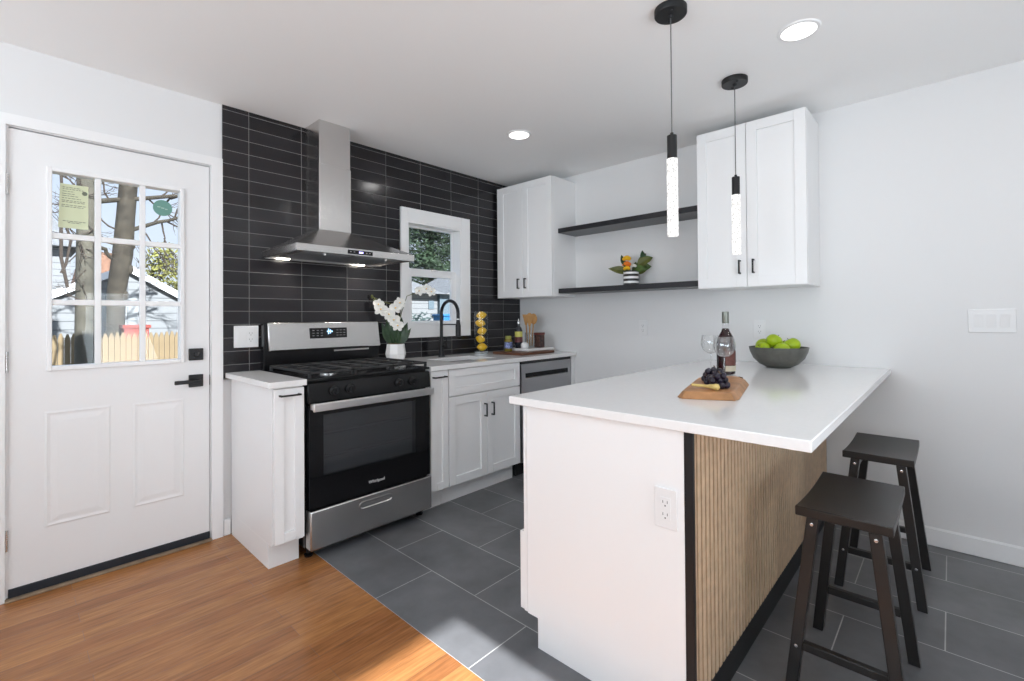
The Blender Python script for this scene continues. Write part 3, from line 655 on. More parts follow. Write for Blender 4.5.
# ------------------------------------------------------------------ ceiling lights and pendants
def can(x, y, label, vis=True):
    t = thing('recessed_light', label, 'ceiling light', (x, y, CE-.006), 'recessed ceiling lights')
    bm = bmesh.new(); lathe(bm, [(.066, CE-.002), (.066, CE-.007), (.078, CE-.006), (.082, CE-.0005)], x, y, 0, 40, cap0=False, cap1=False); obj('trim_ring', bm, M['trim'], t)
    bm = bmesh.new(); lathe(bm, [(.0655, CE-.006), (.0655, CE-.001)], x, y, 0, 40); obj('diffuser', bm, M['led'], t)
    light('recessed_lamp', 'AREA', CAN_W, (x, y, CE-.009), (0, 0, 0), (1, .98, .97), shape='DISK', size=.13)
CAN_W = 1.2
can(2.308, .462, 'round recessed ceiling light above the seating side of the peninsula')
can(2.323, 2.092, 'round recessed ceiling light in front of the sink')
for x, y in ((0, .4), (-.6, 1.7), (-.9, -.6), (2.2, -1.0)): can(x, y, 'added unseen recessed fill light over the open room behind the viewer')  # extra cans out of view, added to light the room
def crystal_mat():
    m = mat('lit_bubble_crystal', (.25, .25, .25), .15, emit=(1, .98, .96), estr=.9)
    n = m.node_tree; b = n.nodes['Principled BSDF']; t = n.nodes.new('ShaderNodeTexCoord'); v = n.nodes.new('ShaderNodeTexVoronoi'); v.inputs['Scale'].default_value = 85
    r = n.nodes.new('ShaderNodeMapRange'); r.inputs[1].default_value = .15; r.inputs[2].default_value = .6; r.inputs[3].default_value = .38; r.inputs[4].default_value = 1.0
    n.links.new(t.outputs['Object'], v.inputs['Vector']); n.links.new(v.outputs['Distance'], r.inputs[0]); n.links.new(r.outputs[0], b.inputs['Emission Strength'])
    return m
M['crystal'] = crystal_mat()
def pendant(x, y, label):
    t = thing('pendant_light', label, 'pendant light', (x, y, CE), 'crystal pendants over the peninsula')
    bm = bmesh.new(); lathe(bm, [(.060, CE-.026), (.062, CE-.023), (.062, CE-.0005)], x, y, 0, 40); c = obj('canopy', bm, M['black'], t)
    bm = bmesh.new()
    for a in (.6, .6+math.pi): lathe(bm, [(.005, CE-.031), (.006, CE-.029), (.006, CE-.0262)], x+.038*math.cos(a), y+.038*math.sin(a), 0, 10)
    lathe(bm, [(.008, CE-.036), (.010, CE-.0262)], x, y, 0, 12)
    obj('screw_cap', bm, M['black'], c)
    bm = bmesh.new(); tube(bm, [(x, y, 1.945), (x, y, CE-.03)], .0022, 8); obj('cord', bm, mat('grey_cord', (.10, .10, .10), .4), t)
    bm = bmesh.new(); lathe(bm, [(.019, 1.842), (.019, 1.934), (.007, 1.936), (.006, 1.946)], x, y, 0, 24); obj('lamp_holder', bm, M['black'], t)
    bm = bmesh.new(); lathe(bm, [(.0185, 1.535), (.021, 1.538), (.021, 1.8415)], x, y, 0, 28); obj('crystal_rod', bm, M['crystal'], t)
pendant(1.794, .800, 'black pendant with lit bubble crystal rod over the free end of the peninsula')
pendant(2.560, .803, 'black pendant with lit bubble crystal rod nearer the wall cabinet')

# ------------------------------------------------------------------ stools
def make_stool(label):
    t = thing('bar_stool', label, 'stool', (0, 0, 0), 'black saddle stools at the peninsula')
    bm = bmesh.new(); nx = 14; top, bot = [], []
    L, Wd = .223, .1235
    for i in range(nx+1):
        x = -L+2*L*i/nx; dip = -.011*(1-(x/L)**2)
        top.append([bm.verts.new((x, s*Wd, .610+dip)) for s in (-1, 1)]); bot.append([bm.verts.new((x, s*Wd, .580+dip*.35)) for s in (-1, 1)])
    for i in range(nx):
        bm.faces.new((top[i][0], top[i+1][0], top[i+1][1], top[i][1])); bm.faces.new((bot[i][0], bot[i][1], bot[i+1][1], bot[i+1][0]))
        for s in (0, 1): bm.faces.new((top[i][s], top[i+1][s], bot[i+1][s], bot[i][s]))
    for i in (0, nx): bm.faces.new((top[i][0], top[i][1], bot[i][1], bot[i][0]))
    obj('seat', bm, M['stool'], t, bevel=.003, world=False)
    for sx in (-1, 1):
        for sy in (-1, 1):
            tx, ty, fx, fy = sx*.186, sy*.079, sx*.217, sy*.143; hx, hy = .019, .0165
            bm = bmesh.new()
            sq = lambda cx, cy, z: [(cx-hx, cy-hy, z), (cx+hx, cy-hy, z), (cx+hx, cy+hy, z), (cx-hx, cy+hy, z)]
            hexa(bm, sq(fx, fy, 0.0), sq(tx, ty, .5765 if True else 0))
            lg = obj('leg', bm, M['stool'], t, bevel=.0025, smooth=False, world=False)
            for z in (.555, .165):
                k = z/.5765; cx = fx+(tx-fx)*k+sx*hx; cy = fy+(ty-fy)*k
                bm = bmesh.new(); lathe(bm, [(.0055, -.001), (.0055, .0018), (.003, .0024)], 0, 0, 0, 10, ax='x')
                bmesh.ops.scale(bm, vec=(sx, 1, 1), verts=bm.verts); bmesh.ops.translate(bm, verts=bm.verts, vec=(cx, cy, z)); obj('screw_cap', bm, M['steel'], lg, world=False)
        k = .165/.5765; cx = sx*(.217-.031*k); yy = .143-.064*k-.0165
        obj('stretcher', B((cx-.011, cx+.011, -yy, yy, .152, .178)), M['stool'], t, bevel=.002, world=False)
    bm = B((-.166, .166, -.088, -.070, .535, .5775), (-.166, .166, .070, .088, .535, .5775)); obj('apron', bm, M['stool'], t, bevel=.001, world=False)
    return t
st = make_stool('black wooden saddle stool at the free end of the peninsula, away from the wall'); st.location = (1.944, .249, 0)
dup(st, (2.786, .241, 0), 'black wooden saddle stool standing nearer the wall')

# ------------------------------------------------------------------ on the peninsula
ZT = .9185
# thick serving board with sloping sides
def offset_poly(pts, d):
    n = len(pts); out = []
    for i in range(n):
        p0, p1, p2 = Vector(pts[i-1]), Vector(pts[i]), Vector(pts[(i+1) % n])
        a = (p1-p0).normalized(); b = (p2-p1).normalized(); na = Vector((-a.y, a.x)); nb = Vector((-b.y, b.x)); m = (na+nb).normalized()
        out.append(p1+m*d/max(.3, m.dot(na)))
    return out
bp = [(1.665, .716), (1.690, .745), (2.10, .846), (2.14, .843), (2.278, .735), (2.272, .700), (2.19, .640), (1.785, .554), (1.742, .556)]
def area(p): return sum(p[i][0]*p[(i+1) % len(p)][1]-p[(i+1) % len(p)][0]*p[i][1] for i in range(len(p)))
if area(bp) < 0: bp = bp[::-1]
bt = offset_poly(bp, .020)
bm = bmesh.new(); hexa(bm, [(x, y, ZT) for x, y in bp], [(p.x, p.y, ZT+.026) for p in bt])
t = thing('serving_board', 'thick brown wooden serving board with grapes on the peninsula', 'serving board', (2.04, .73, ZT))
obj('board_body', bm, M['board'], t, bevel=.004)
bm = bmesh.new(); tube(bm, [(2.262, .722, ZT+.012), (2.30, .716, ZT+.015), (2.325, .712, ZT+.010)], .005, 8); obj('hanging_peg', bm, M['stem'], t)
ZB = ZT+.0262
# grapes
t = thing('grape_bunch', 'bunch of black grapes on the serving board', 'grapes', (1.96, .69, ZB))
bm = bmesh.new(); ball(bm, (0, 0, 0), .0125, 1, 1, 1.1, 14); g0 = None
n_g = 0; placed = []
while n_g < 46:
    u = random.random(); ang = random.uniform(0, 6.28)
    cx = 1.815+.20*u; cy = .632+.105*u+random.uniform(-.04, .04)*(1-.3*u); lvl = random.choice((0, 0, 1, 1, 2))
    cx += random.uniform(-.03, .03)
    z = ZB+.0137+lvl*.017
    if lvl and abs(cy-(.632+.105*u)) > .034-.010*lvl: continue
    p = Vector((cx, cy, z))
    if any((p-q).length < .0195 for q in placed): 
        n_try = getattr(random, '_nt', 0)+1; random._nt = n_try
        if n_try > 4000: break
        continue
    placed.append(p); n_g += 1
for p in placed:
    if g0 is None: g0 = obj('grape', bm, M['grape'], t, world=False); o = g0
    else: o = g0.copy(); C.objects.link(o); o.parent = t
    o.location = p-t.location; o.rotation_euler = (random.uniform(-.6, .6), random.uniform(-.6, .6), random.uniform(0, 3))
bm = bmesh.new(); tube(bm, [(1.86, .64, ZB+.035), (1.94, .68, ZB+.05), (2.03, .725, ZB+.045), (2.08, .75, ZB+.058)], [.0025, .003, .003, .003], 8); obj('stalk', bm, M['stem'], t)
# small pale pear
t = thing('pear', 'small pale yellow long-necked pear lying on the serving board before the grapes', 'fruit', (1.80, .66, ZB))
bm = bmesh.new(); pr = []
for i in range(17):
    s = i/16; r = .0125*math.sqrt(max(0, 1-((s-.14)/.14)**2)) if s < .14 else .0125-.0068*min(1, (s-.14)/.3) - .0016*max(0, s-.44)
    pr.append((max(r, .0006), s*.105))
lathe(bm, pr, 0, 0, 0, 18, ax='x'); bmesh.ops.transform(bm, matrix=Matrix.Translation((1.772, .618, ZB+.0128)) @ Matrix.Rotation(R(88), 4, 'Z'), verts=bm.verts); obj('skin', bm, M['pear'], t)
bm = bmesh.new(); tube(bm, [(1.7755, .722, ZB+.0128), (1.776, .729, ZB+.013)], .0014, 6); obj('stem', bm, M['stem'], t)
# wine bottle
bx_, by_ = 2.512, .846
t = thing('wine_bottle', 'part-filled bottle of dark red wine with a brown label behind the serving board', 'bottle', (bx_, by_, ZT))
k = .0450
prof = [(k*.9, ZT), (k, ZT+.006), (k, ZT+.150), (k*.98, ZT+.165), (k*.80, ZT+.195), (k*.47, ZT+.222), (.0165, ZT+.245), (.0150, ZT+.29), (.0150, ZT+.318), (.0135, ZT+.319)]
bm = bmesh.new(); lathe(bm, prof, bx_, by_, 0, 36); obj('glass_body', bm, thin_glass('bottle_clear_glass', (.97, .97, .97), .9), t)
wp = [(k*.88, ZT+.004), (k*.96, ZT+.008), (k*.96, ZT+.150), (k*.94, ZT+.164), (k*.76, ZT+.195), (k*.43, ZT+.222), (.0148, ZT+.236)]
bm = bmesh.new(); lathe(bm, wp, bx_, by_, 0, 36); obj('wine', bm, M['wine'], t)
def band(bm, r, z0, z1, a0, a1, n=18, dr_=.0006):
    q = []
    for i in range(n+1):
        a = a0+(a1-a0)*i/n; c, s = math.cos(a), math.sin(a)
        q.append([bm.verts.new((bx_+rr*c, by_+rr*s, z)) for rr, z in ((r, z0), (r, z1), (r+dr_, z1), (r+dr_, z0))])
    for a, b in zip(q, q[1:]):
        for i in range(4): bm.faces.new((a[i], a[(i+1) % 4], b[(i+1) % 4], b[i]))
    bm.faces.new(q[0][::-1]); bm.faces.new(q[-1])
av = math.atan2(-by_, -bx_)
bm = bmesh.new(); band(bm, k+.0004, ZT+.05, ZT+.125, av-.05, av+1.6); obj('front_label', bm, M['label_brown'], t)
bm = bmesh.new(); band(bm, k+.0004, ZT+.02, ZT+.048, av-.05, av+1.6); obj('lower_label', bm, M['label_cream'], t)
bm = bmesh.new(); lathe(bm, [(.0158, ZT+.262), (.0172, ZT+.266), (.0166, ZT+.320), (.0150, ZT+.322)], bx_, by_, 0, 24); obj('foil_cap', bm, M['foil'], t)
# wine glasses
def wine_glass(x, y, label):
    t = thing('wine_glass', label, 'wine glass', (x, y, ZT), 'wine glasses by the bottle')
    bm = bmesh.new(); lathe(bm, [(.036, ZT), (.036, ZT+.0016), (.012, ZT+.004), (.0045, ZT+.010)], x, y, 0, 32); obj('foot', bm, M['clear'], t)
    bm = bmesh.new(); lathe(bm, [(.0044, ZT+.0102), (.0036, ZT+.03), (.0036, ZT+.09), (.005, ZT+.10)], x, y, 0, 14); obj('stem', bm, M['clear'], t)
    pr = [(.005, ZT+.1002), (.022, ZT+.104), (.040, ZT+.120), (.0495, ZT+.145), (.0500, ZT+.160), (.046, ZT+.185), (.0425, ZT+.198)]
    ins = [(r-.0015, z+.001 if i < 6 else z) for i, (r, z) in enumerate(pr)][::-1]
    bm = bmesh.new(); lathe(bm, pr+ins, x, y, 0, 36, cap0=True, cap1=True); obj('bowl', bm, M['clear'], t)
wine_glass(2.378, .808, 'clear stemmed wine glass standing directly in front of the bottle')
wine_glass(2.570, .943, 'clear stemmed wine glass farther back, beside the bottle')
# apple bowl
ax_, ay_ = 3.055, .735
t = thing('fruit_bowl', 'wide dark grey stoneware bowl of green apples on the peninsula', 'bowl', (ax_, ay_, ZT))
outp = [(.062, ZT), (.068, ZT+.004), (.100, ZT+.020), (.131, ZT+.052), (.148, ZT+.090), (.1545, ZT+.118)]
inp = [(.1495, ZT+.118), (.143, ZT+.091), (.126, ZT+.055), (.096, ZT+.026), (.06, ZT+.012)]
bm = bmesh.new(); lathe(bm, outp+inp, ax_, ay_, 0, 48); obj('bowl_body', bm, M['stone'], t, ang=1.2)
def make_apple(label):
    t = thing('apple', label, 'apple', (0, 0, 0), 'green apples in the bowl')
    pr = []
    for i in range(19):
        a = math.pi*i/18; r = .044*math.sin(a)*(1+.06*math.cos(a)); z = -.040*math.cos(a)
        dent = .012*math.exp(-(r/.012)**2)
        pr.append((max(r, .0004), z-(dent if z > 0 else -dent*.6)))
    bm = bmesh.new(); lathe(bm, pr, 0, 0, 0, 24); obj('flesh', bm, M['apple'], t, world=False, ang=2)
    bm = bmesh.new(); tube(bm, [(0, 0, .026), (.003, 0, .043)], [.0015, .002], 6); obj('stem', bm, M['stem'], t, world=False)
    return t
ap = make_apple('green apple at the top of the heap over the bottle side of the bowl')
# positions: across the view direction (s), away from the camera (q)
vd = Vector((ax_, ay_)).normalized(); vr = Vector((vd.y, -vd.x))
def bowl_at(s, q, z): p = Vector((ax_, ay_))+vr*s+vd*q; return (p.x, p.y, ZT+z)
spots = [(-.020, -.008, .152, None, (.5, .3, 0)), (.068, -.004, .131, 'green apple resting against the bowl rim on the wall-switch side', (-.3, .4, 1)),
         (.018, -.082, .104, 'green apple half hidden by the rim in the middle of the bowl', (.7, -.6, 2)), (-.078, .058, .122, 'green apple at the bowl rim on the side of the wine bottle', (.4, -.5, 3)),
         (-.080, -.046, .104, 'green apple low at the front rim below the topmost apple', (.9, .2, 4)), (.020, .082, .112, 'green apple at the back of the bowl, barely showing', (.2, .2, 5))]
for i, (s, q, z, lab, rot) in enumerate(spots):
    o = ap if i == 0 else dup(ap, (0, 0, 0), lab)
    o.location = bowl_at(s, q, z); o.rotation_euler = rot

# ------------------------------------------------------------------ shelf flower pot
fx_, fy_, fz_ = 3.20, 1.757, 1.4528
t = thing('flower_pot', 'black and white striped pot of yellow flowers on the lower shelf', 'potted plant', (fx_, fy_, fz_))
h = .108; rr_ = .058
zz = [0, .016, .032, .050, .067, .085, .100, .108]
for i in range(7):
    bm = bmesh.new()
    if i < 6: lathe(bm, [(rr_, fz_+zz[i]+(.0001 if i else 0)), (rr_, fz_+zz[i+1])], fx_, fy_, 0, 32)
    else: lathe(bm, [(rr_, fz_+.1001), (rr_, fz_+.108), (rr_-.006, fz_+.108), (rr_-.006, fz_+.101)], fx_, fy_, 0, 32)
    obj('stripe', bm, M['stripe_b'] if i % 2 == 0 else M['ceramic'], t)
V3 = Vector
away = V3((fx_, fy_, 0)).normalized(); rgt = V3((away.y, -away.x, 0)); UP = V3((0, 0, 1))
top = V3((fx_, fy_, fz_+.105))
def rose(bm, c, r, n=16):
    for i in range(n):
        s = (i+.5)/n; a = i*2.4; d = V3((math.cos(a)*s, math.sin(a)*s, .95-.8*s)).normalized()
        ball(bm, c+d*r*.55, r*.5, 1, 1, .75, 8)
for off, r, m in (((-.030, -.02, .046), .034, 'orange'), ((-.030, -.012, .090), .034, 'lime'), ((-.030, -.03, .016), .028, 'lime')):
    bm = bmesh.new(); rose(bm, top+rgt*off[0]+away*off[1]+UP*off[2], r); obj('rose', bm, M[m], t)
bm = bmesh.new(); rose(bm, top+rgt*.022-away*.02+UP*.035, .022); obj('rose', bm, M['petal'], t)
leaves = [((-.02, 0, .0), (-1, -.1, .22), .15, .062, 'leafo'), ((.03, 0, .01), (1, -.1, .45), .10, .055, 'leafg'), ((.03, .01, 0), (.9, .1, .15), .09, .06, 'leafo'), ((.04, 0, .02), (.8, .1, .8), .14, .06, 'leafg'),
          ((.055, -.01, .05), (.9, 0, .55), .11, .065, 'leafo'), ((-.05, 0, .05), (-.25, 0, 1), .085, .036, 'leafd'), ((.09, 0, .085), (-.1, 0, 1), .075, .04, 'leafd'), ((.09, 0, .075), (.8, 0, .35), .075, .055, 'leafg'), ((.02, .02, 0), (.2, .3, 1), .09, .04, 'leafo'), ((.035, -.02, .02), (.6, -.4, -.1), .085, .055, 'leafg'), ((.06, 0, .04), (.5, 0, 1), .11, .055, 'leafo'), ((.07, .01, .03), (1, 0, .1), .08, .06, 'leafg'), ((-.01, -.02, .01), (-.5, -.3, .6), .08, .04, 'leafg')]
for o3, d3, ln, wd, m in leaves:
    bm = bmesh.new(); leaf(bm, top+rgt*o3[0]+away*o3[1]+UP*o3[2], rgt*d3[0]+away*d3[1]+UP*d3[2], ln, wd, .15, up=-away+UP*.2); obj('leaf', bm, M[m], t)
bm = bmesh.new()
for ex, ez in ((-.03, .06), (.022, .03), (.09, .09), (-.05, .06), (.05, .05)): tube(bm, [top-UP*.004, top+rgt*ex*.5+UP*ez*.6, top+rgt*ex+UP*ez], .0022, 6)
obj('stems', bm, M['leafd'], t)

# ------------------------------------------------------------------ orchid
ox_, oy_ = 1.885, 2.897
t = thing('orchid', 'white orchid in a faceted white pot beside the range', 'potted plant', (ox_, oy_, ZT))
bm = bmesh.new()
def ngon(r, z, n=8, a0=.39): return [(ox_+r*math.cos(a0+2*math.pi*i/n), oy_+r*math.sin(a0+2*math.pi*i/n), z) for i in range(n)]
hexa(bm, ngon(.060, ZT), ngon(.073, ZT+.048)); bm2 = None
hexa(bm, ngon(.073, ZT+.0482), ngon(.062, ZT+.118)); obj('pot', bm, M['ceramic'], t, smooth=False, bevel=.002)
bm = bmesh.new(); lathe(bm, [(.055, ZT+.1185), (.05, ZT+.122)], ox_, oy_, 0, 16); obj('moss', bm, M['stem'], t)
oaw = V3((ox_, oy_, 0)).normalized(); org = V3((oaw.y, -oaw.x, 0)); ot = V3((ox_, oy_, ZT+.12))
for s, a, up_, ln, wd in ((-.02, -.45, 1, .19, .065), (-.03, -.9, 1, .16, .06), (.02, .25, 1, .19, .075), (.03, .7, 1, .16, .06), (.0, -.1, 1, .16, .055), (.035, 1.2, .9, .13, .045)):
    bm = bmesh.new(); leaf(bm, ot+org*s, org*a*.5-oaw*.12+UP*up_, ln, wd, .12, up=-oaw); obj('leaf', bm, M['leafd'], t)
stm = [ot, ot+org*.03+UP*.12, ot+org*.02+UP*.22, ot-org*.02+UP*.28, ot-org*.09+UP*.30, ot-org*.16+UP*.335]
bm = bmesh.new(); tube(bm, stm, .003, 8); tube(bm, [ot+org*.01, ot+org*.035+UP*.2, ot+org*.08+UP*.34, ot+org*.16+UP*.37, ot+org*.24+UP*.385, ot+org*.27+UP*.36], .0026, 8); obj('flower_stalk', bm, M['leafo'], t)
def orchid_flower(c, s, tilt=0):
    bm = bmesh.new(); f = -oaw
    for k in range(5):
        a = math.pi/2+2*math.pi*k/5+tilt; d = org*math.cos(a)+UP*math.sin(a)+f*.15
        leaf(bm, c, d, s*.9, s*(.95 if k in (1, 4) else .6), .1, up=f, n=8, blunt=.45)
    ball(bm, c+f*.008, s*.2, 1, 1, 1, 8)
    return bm
for dx, dz, s in ((-.012, .17, .052), (.015, .13, .050), (-.045, .21, .050), (-.10, .245, .056), (-.115, .28, .046), (.0, .255, .050), (.03, .29, .048), (.165, .375, .040), (.215, .39, .042), (.25, .37, .040)):
    c = ot+org*dx+UP*dz-oaw*.03
    fl = obj('flower', orchid_flower(c, s, random.uniform(-.4, .4)), M['petal'], t)
    bm = bmesh.new(); ball(bm, c-oaw*.018, s*.11, 1, 1, .8, 8); obj('flower_centre', bm, M['lime'], fl)
for dx, dz in ((-.16, .335), (-.145, .31)):
    bm = bmesh.new(); ball(bm, ot+org*dx+UP*dz, .011, .8, .8, 1.3, 8); obj('bud', bm, M['leafo'], t)

# ------------------------------------------------------------------ lemon vase
lx_, ly_ = 2.722, 2.90
t = thing('glass_vase', 'tall clear glass cylinder vase filled with lemons by the black tile', 'vase', (lx_, ly_, ZT))
bm = bmesh.new(); r = .060; hh = .352
lathe(bm, [(r, ZT), (r, ZT+hh), (r-.003, ZT+hh), (r-.003, ZT+.018), (.001, ZT+.018)], lx_, ly_, 0, 36); obj('glass_wall', bm, thin_glass('vase_glass', (.97, .98, .98), .8), t, ang=1.2)
bm = bmesh.new(); lathe(bm, [(r-.004, ZT+.0005), (r-.004, ZT+.0175)], lx_, ly_, 0, 36); obj('thick_base', bm, mat('thick_glass_base', (.75, .8, .82), .05, trans=.7), t)
def make_lemon(label):
    t = thing('lemon', label, 'lemon', (0, 0, 0), 'lemons in the tall glass vase')
    pr = []
    for i in range(21):
        s = -1+2*i/20; r = .0325*math.sqrt(max(0, 1-s*s))**1.05; e_ = .036*s+.009*(s**7)
        pr.append((max(r, .003 if abs(s) > .99 else r), e_))
    bm = bmesh.new(); lathe(bm, pr, 0, 0, 0, 20, ax='x'); obj('rind', bm, M['lemon'], t, world=False, ang=2)
    bm = bmesh.new(); lathe(bm, [(.003, .0445), (.002, .0465)], 0, 0, 0, 8, ax='x'); obj('stem_end', bm, M['stem'], t, world=False)
    return t
lw = V3((lx_, ly_, 0)).normalized(); lr = V3((lw.y, -lw.x, 0))
lem = make_lemon('lone lemon at the bottom of the tall glass vase')
aw = math.atan2(lr.y, lr.x)
spots = [(.008, .0, .054, (0, 0, aw+.15), None), (-.006, .002, .121, (0, .25, aw-.5), 'second lowest lemon in the tall glass vase'), (.008, -.004, .188, (.3, -.2, aw+.5), 'middle lemon of the stack in the tall glass vase'),
         (-.006, .0, .255, (0, .15, aw-.25), 'second lemon from the top in the tall glass vase'), (.004, -.002, .321, (.2, -.15, aw+.2), 'topmost lemon in the tall glass vase')]
for i, (s, q, z, rot, lab) in enumerate(spots):
    o = lem if i == 0 else dup(lem, (0, 0, 0), lab)
    p = V3((lx_, ly_, ZT))+lr*s+lw*q; o.location = (p.x, p.y, p.z+z); o.rotation_euler = rot

# ------------------------------------------------------------------ corner board with jars and utensils
solo('chopping_board', B((2.74, 3.16, 2.46, 2.78, ZT, ZT+.020)), M['walnut'], 'dark brown wooden chopping board in the counter corner under jars', 'board', bevel=.004)
z1_ = ZT+.0203
solo('tray', B((2.90, 3.24, 2.53, 2.78, z1_, z1_+.022)), M['ceramic'], 'white marble tray stacked on the dark chopping board', 'tray', bevel=.004)
z2_ = z1_+.0223
def jar(name, label, cat, x, y, z, r, h, m_body, m_cap, band_m, prof=None, neck=.7):
    t = thing(name, label, cat, (x, y, z))
    bm = bmesh.new(); lathe(bm, prof or [(r*.94, z), (r, z+.004), (r, z+h*.72), (r*neck, z+h*.82)], x, y, 0, 24); obj('body', bm, m_body, t)
    bm = bmesh.new(); lathe(bm, [(r*neck+.002, z+h*.8205), (r*neck+.002, z+h), (r*neck-.002, z+h+.002)], x, y, 0, 24); obj('cap', bm, m_cap, t)
    bm = bmesh.new(); lathe(bm, [(r+.0006, z+h*.2), (r+.0006, z+h*.62)], x, y, 0, 24, False, False); obj('label', bm, band_m, t)
    return t
jar('spice_jar', 'small jar with yellow-green lid and blue speckled label at the board end', 'jar', 2.845, 2.70, z1_, .034, .125, mat('amber_jar', (.22, .17, .03), .2), mat('green_yellow_lid', (.30, .30, .06), .4), mat('blue_white_label', (.16, .20, .38), .5, noise=1.2, nscale=60))
bx2, by2 = 2.93, 2.66
t = thing('oil_bottle', 'dark oil bottle with pale yellow label and silver pourer in the corner', 'bottle', (bx2, by2, z2_))
bm = bmesh.new(); lathe(bm, [(.030, z2_), (.032, z2_+.004), (.032, z2_+.145), (.024, z2_+.17), (.0125, z2_+.185), (.0125, z2_+.205)], bx2, by2, 0, 24); obj('body', bm, M['wineglass'], t)
bm = bmesh.new(); lathe(bm, [(.0326, z2_+.095), (.0326, z2_+.140)], bx2, by2, 0, 24, False, False); obj('label', bm, mat('yellow_label', (.55, .52, .12), .5), t)
bm = bmesh.new(); lathe(bm, [(.0328, z2_+.050), (.0328, z2_+.093)], bx2, by2, 0, 24, False, False); obj('lower_label', bm, mat('maroon_label', (.12, .03, .03), .5), t)
bm = bmesh.new(); lathe(bm, [(.0135, z2_+.2052), (.0135, z2_+.222), (.006, z2_+.228), (.004, z2_+.248)], bx2, by2, 0, 16); obj('pourer', bm, M['steel'], t)
t = thing('ceramic_cup', 'small white cup in front of the dark oil bottle', 'cup', (2.925, 2.590, z2_))
bm = bmesh.new(); lathe(bm, [(.022, z2_), (.031, z2_+.006), (.033, z2_+.030), (.026, z2_+.044), (.023, z2_+.044), (.029, z2_+.03), (.02, z2_+.008)], 2.925, 2.590, 0, 24); obj('body', bm, M['ceramic'], t)
bm = bmesh.new(); lathe(bm, [(.025, z2_+.0442), (.018, z2_+.050), (.005, z2_+.054)], 2.925, 2.590, 0, 20); obj('lid', bm, M['ceramic'], t)
jx, jy = 3.12, 2.70
t = thing('utensil_jar', 'clear glass jar holding wooden cooking utensils on the white tray', 'jar', (jx, jy, z2_))
bm = bmesh.new(); lathe(bm, [(.042, z2_), (.045, z2_+.005), (.045, z2_+.125), (.042, z2_+.125), (.042, z2_+.008), (.001, z2_+.008)], jx, jy, 0, 28); obj('glass_wall', bm, M['clear'], t, ang=1.2)
uw = V3((jx, jy, 0)).normalized(); ur = V3((uw.y, -uw.x, 0))
for s, q, tilt, kind, lab, L in ((-.020, .005, -.03, 'spatula', 'wooden spatula on the tile side of the utensil jar', .275), (.018, -.004, .03, 'spoon', 'wooden spoon on the outlet side of the utensil jar', .280), (-.002, -.026, .0, 'spatula', 'wooden slotted spatula at the front of the utensil jar', .262), (-.001, .029, .0, 'spoon', 'wooden spoon at the back of the utensil jar', .285)):
    b0 = V3((jx, jy, z2_+.0095))+ur*s+uw*q; d = (UP+ur*tilt*2.2).normalized(); tip = b0+d*L
    t = thing('wooden_'+kind, lab, 'utensil', b0, 'wooden utensils in the glass jar')
    bm = bmesh.new(); tube(bm, [b0, b0+d*L*.68], [.005, .0058], 10); obj('handle', bm, M['spoon'], t)
    bm = bmesh.new()
    if kind == 'spoon': ball(bm, b0+d*L*.84, L*.17, .15, .65, 1, 16, rot=Vector((1, 0, 0)).rotation_difference(uw))
    else:
        a = b0+d*L*.66; ws = .009
        hexa(bm, [a-ur*ws-uw*.003, a+ur*ws-uw*.003, a+ur*ws+uw*.003, a-ur*ws+uw*.003], [tip-ur*.027-uw*.002, tip+ur*.027-uw*.002, tip+ur*.027+uw*.002, tip-ur*.027+uw*.002])
    obj('blade', bm, M['spoon'], t, bevel=.001 if kind != 'spoon' else 0)
t = thing('tea_tin', 'small dark red and black printed tin on the white tray', 'tin', (3.10, 2.575, z2_))
obj('body', B((3.065, 3.135, 2.545, 2.605, z2_, z2_+.108)), mat('dark_printed_tin', (.06, .03, .025), .4, noise=.9, nscale=45), t, bevel=.004)
obj('lid', B((3.063, 3.137, 2.543, 2.607, z2_+.1082, z2_+.128)), mat('dark_red_lid', (.14, .03, .025), .4), t, bevel=.003)

# ------------------------------------------------------------------ outdoors
GZ_ = -.35
struct('ground_outside', B((-15, 30, YB+.16, 40, GZ_-.2, GZ_)), M['ground'])
# picket fence: every board that can show in the door's panes
t = thing('picket_fence', 'new pale pine picket fence in the yard beyond the door', 'fence', (.9, 7.0, GZ_))
pb = None; x = .02; i = 0
while x < 1.78:
    w = .048
    if pb is None:
        bm = bmesh.new(); hexa(bm, [(-w/2, 0, 0), (w/2, 0, 0), (w/2, .018, 0), (-w/2, .018, 0)], [(-w/2, 0, 1.37), (w/2, 0, 1.37), (w/2, .018, 1.37), (-w/2, .018, 1.37)])
        hexa(bm, [(-w/2, 0, 1.3702), (w/2, 0, 1.3702), (w/2, .018, 1.3702), (-w/2, .018, 1.3702)], [(-w*.16, 0, 1.43), (w*.16, 0, 1.43), (w*.16, .018, 1.43), (-w*.16, .018, 1.43)])
        pb = obj('picket', bm, M['fence'], t, world=False, smooth=False); o = pb
    else: o = pb.copy(); C.objects.link(o); o.parent = t
    o.location = (x-.9, 0, random.uniform(-.012, .004)); x += .052
for z in (.0, .75): obj('rail', B((0, 1.8, 7.019, 7.057, GZ_+.25+z, GZ_+.34+z)), M['fence'], t)
def wander(p0, p1, n, amp):
    p0, p1 = V3(p0), V3(p1)
    return [p0.lerp(p1, i/n)+(V3((random.uniform(-amp, amp), random.uniform(-amp, amp), random.uniform(-amp, amp))) if 0 < i < n else V3()) for i in range(n+1)]
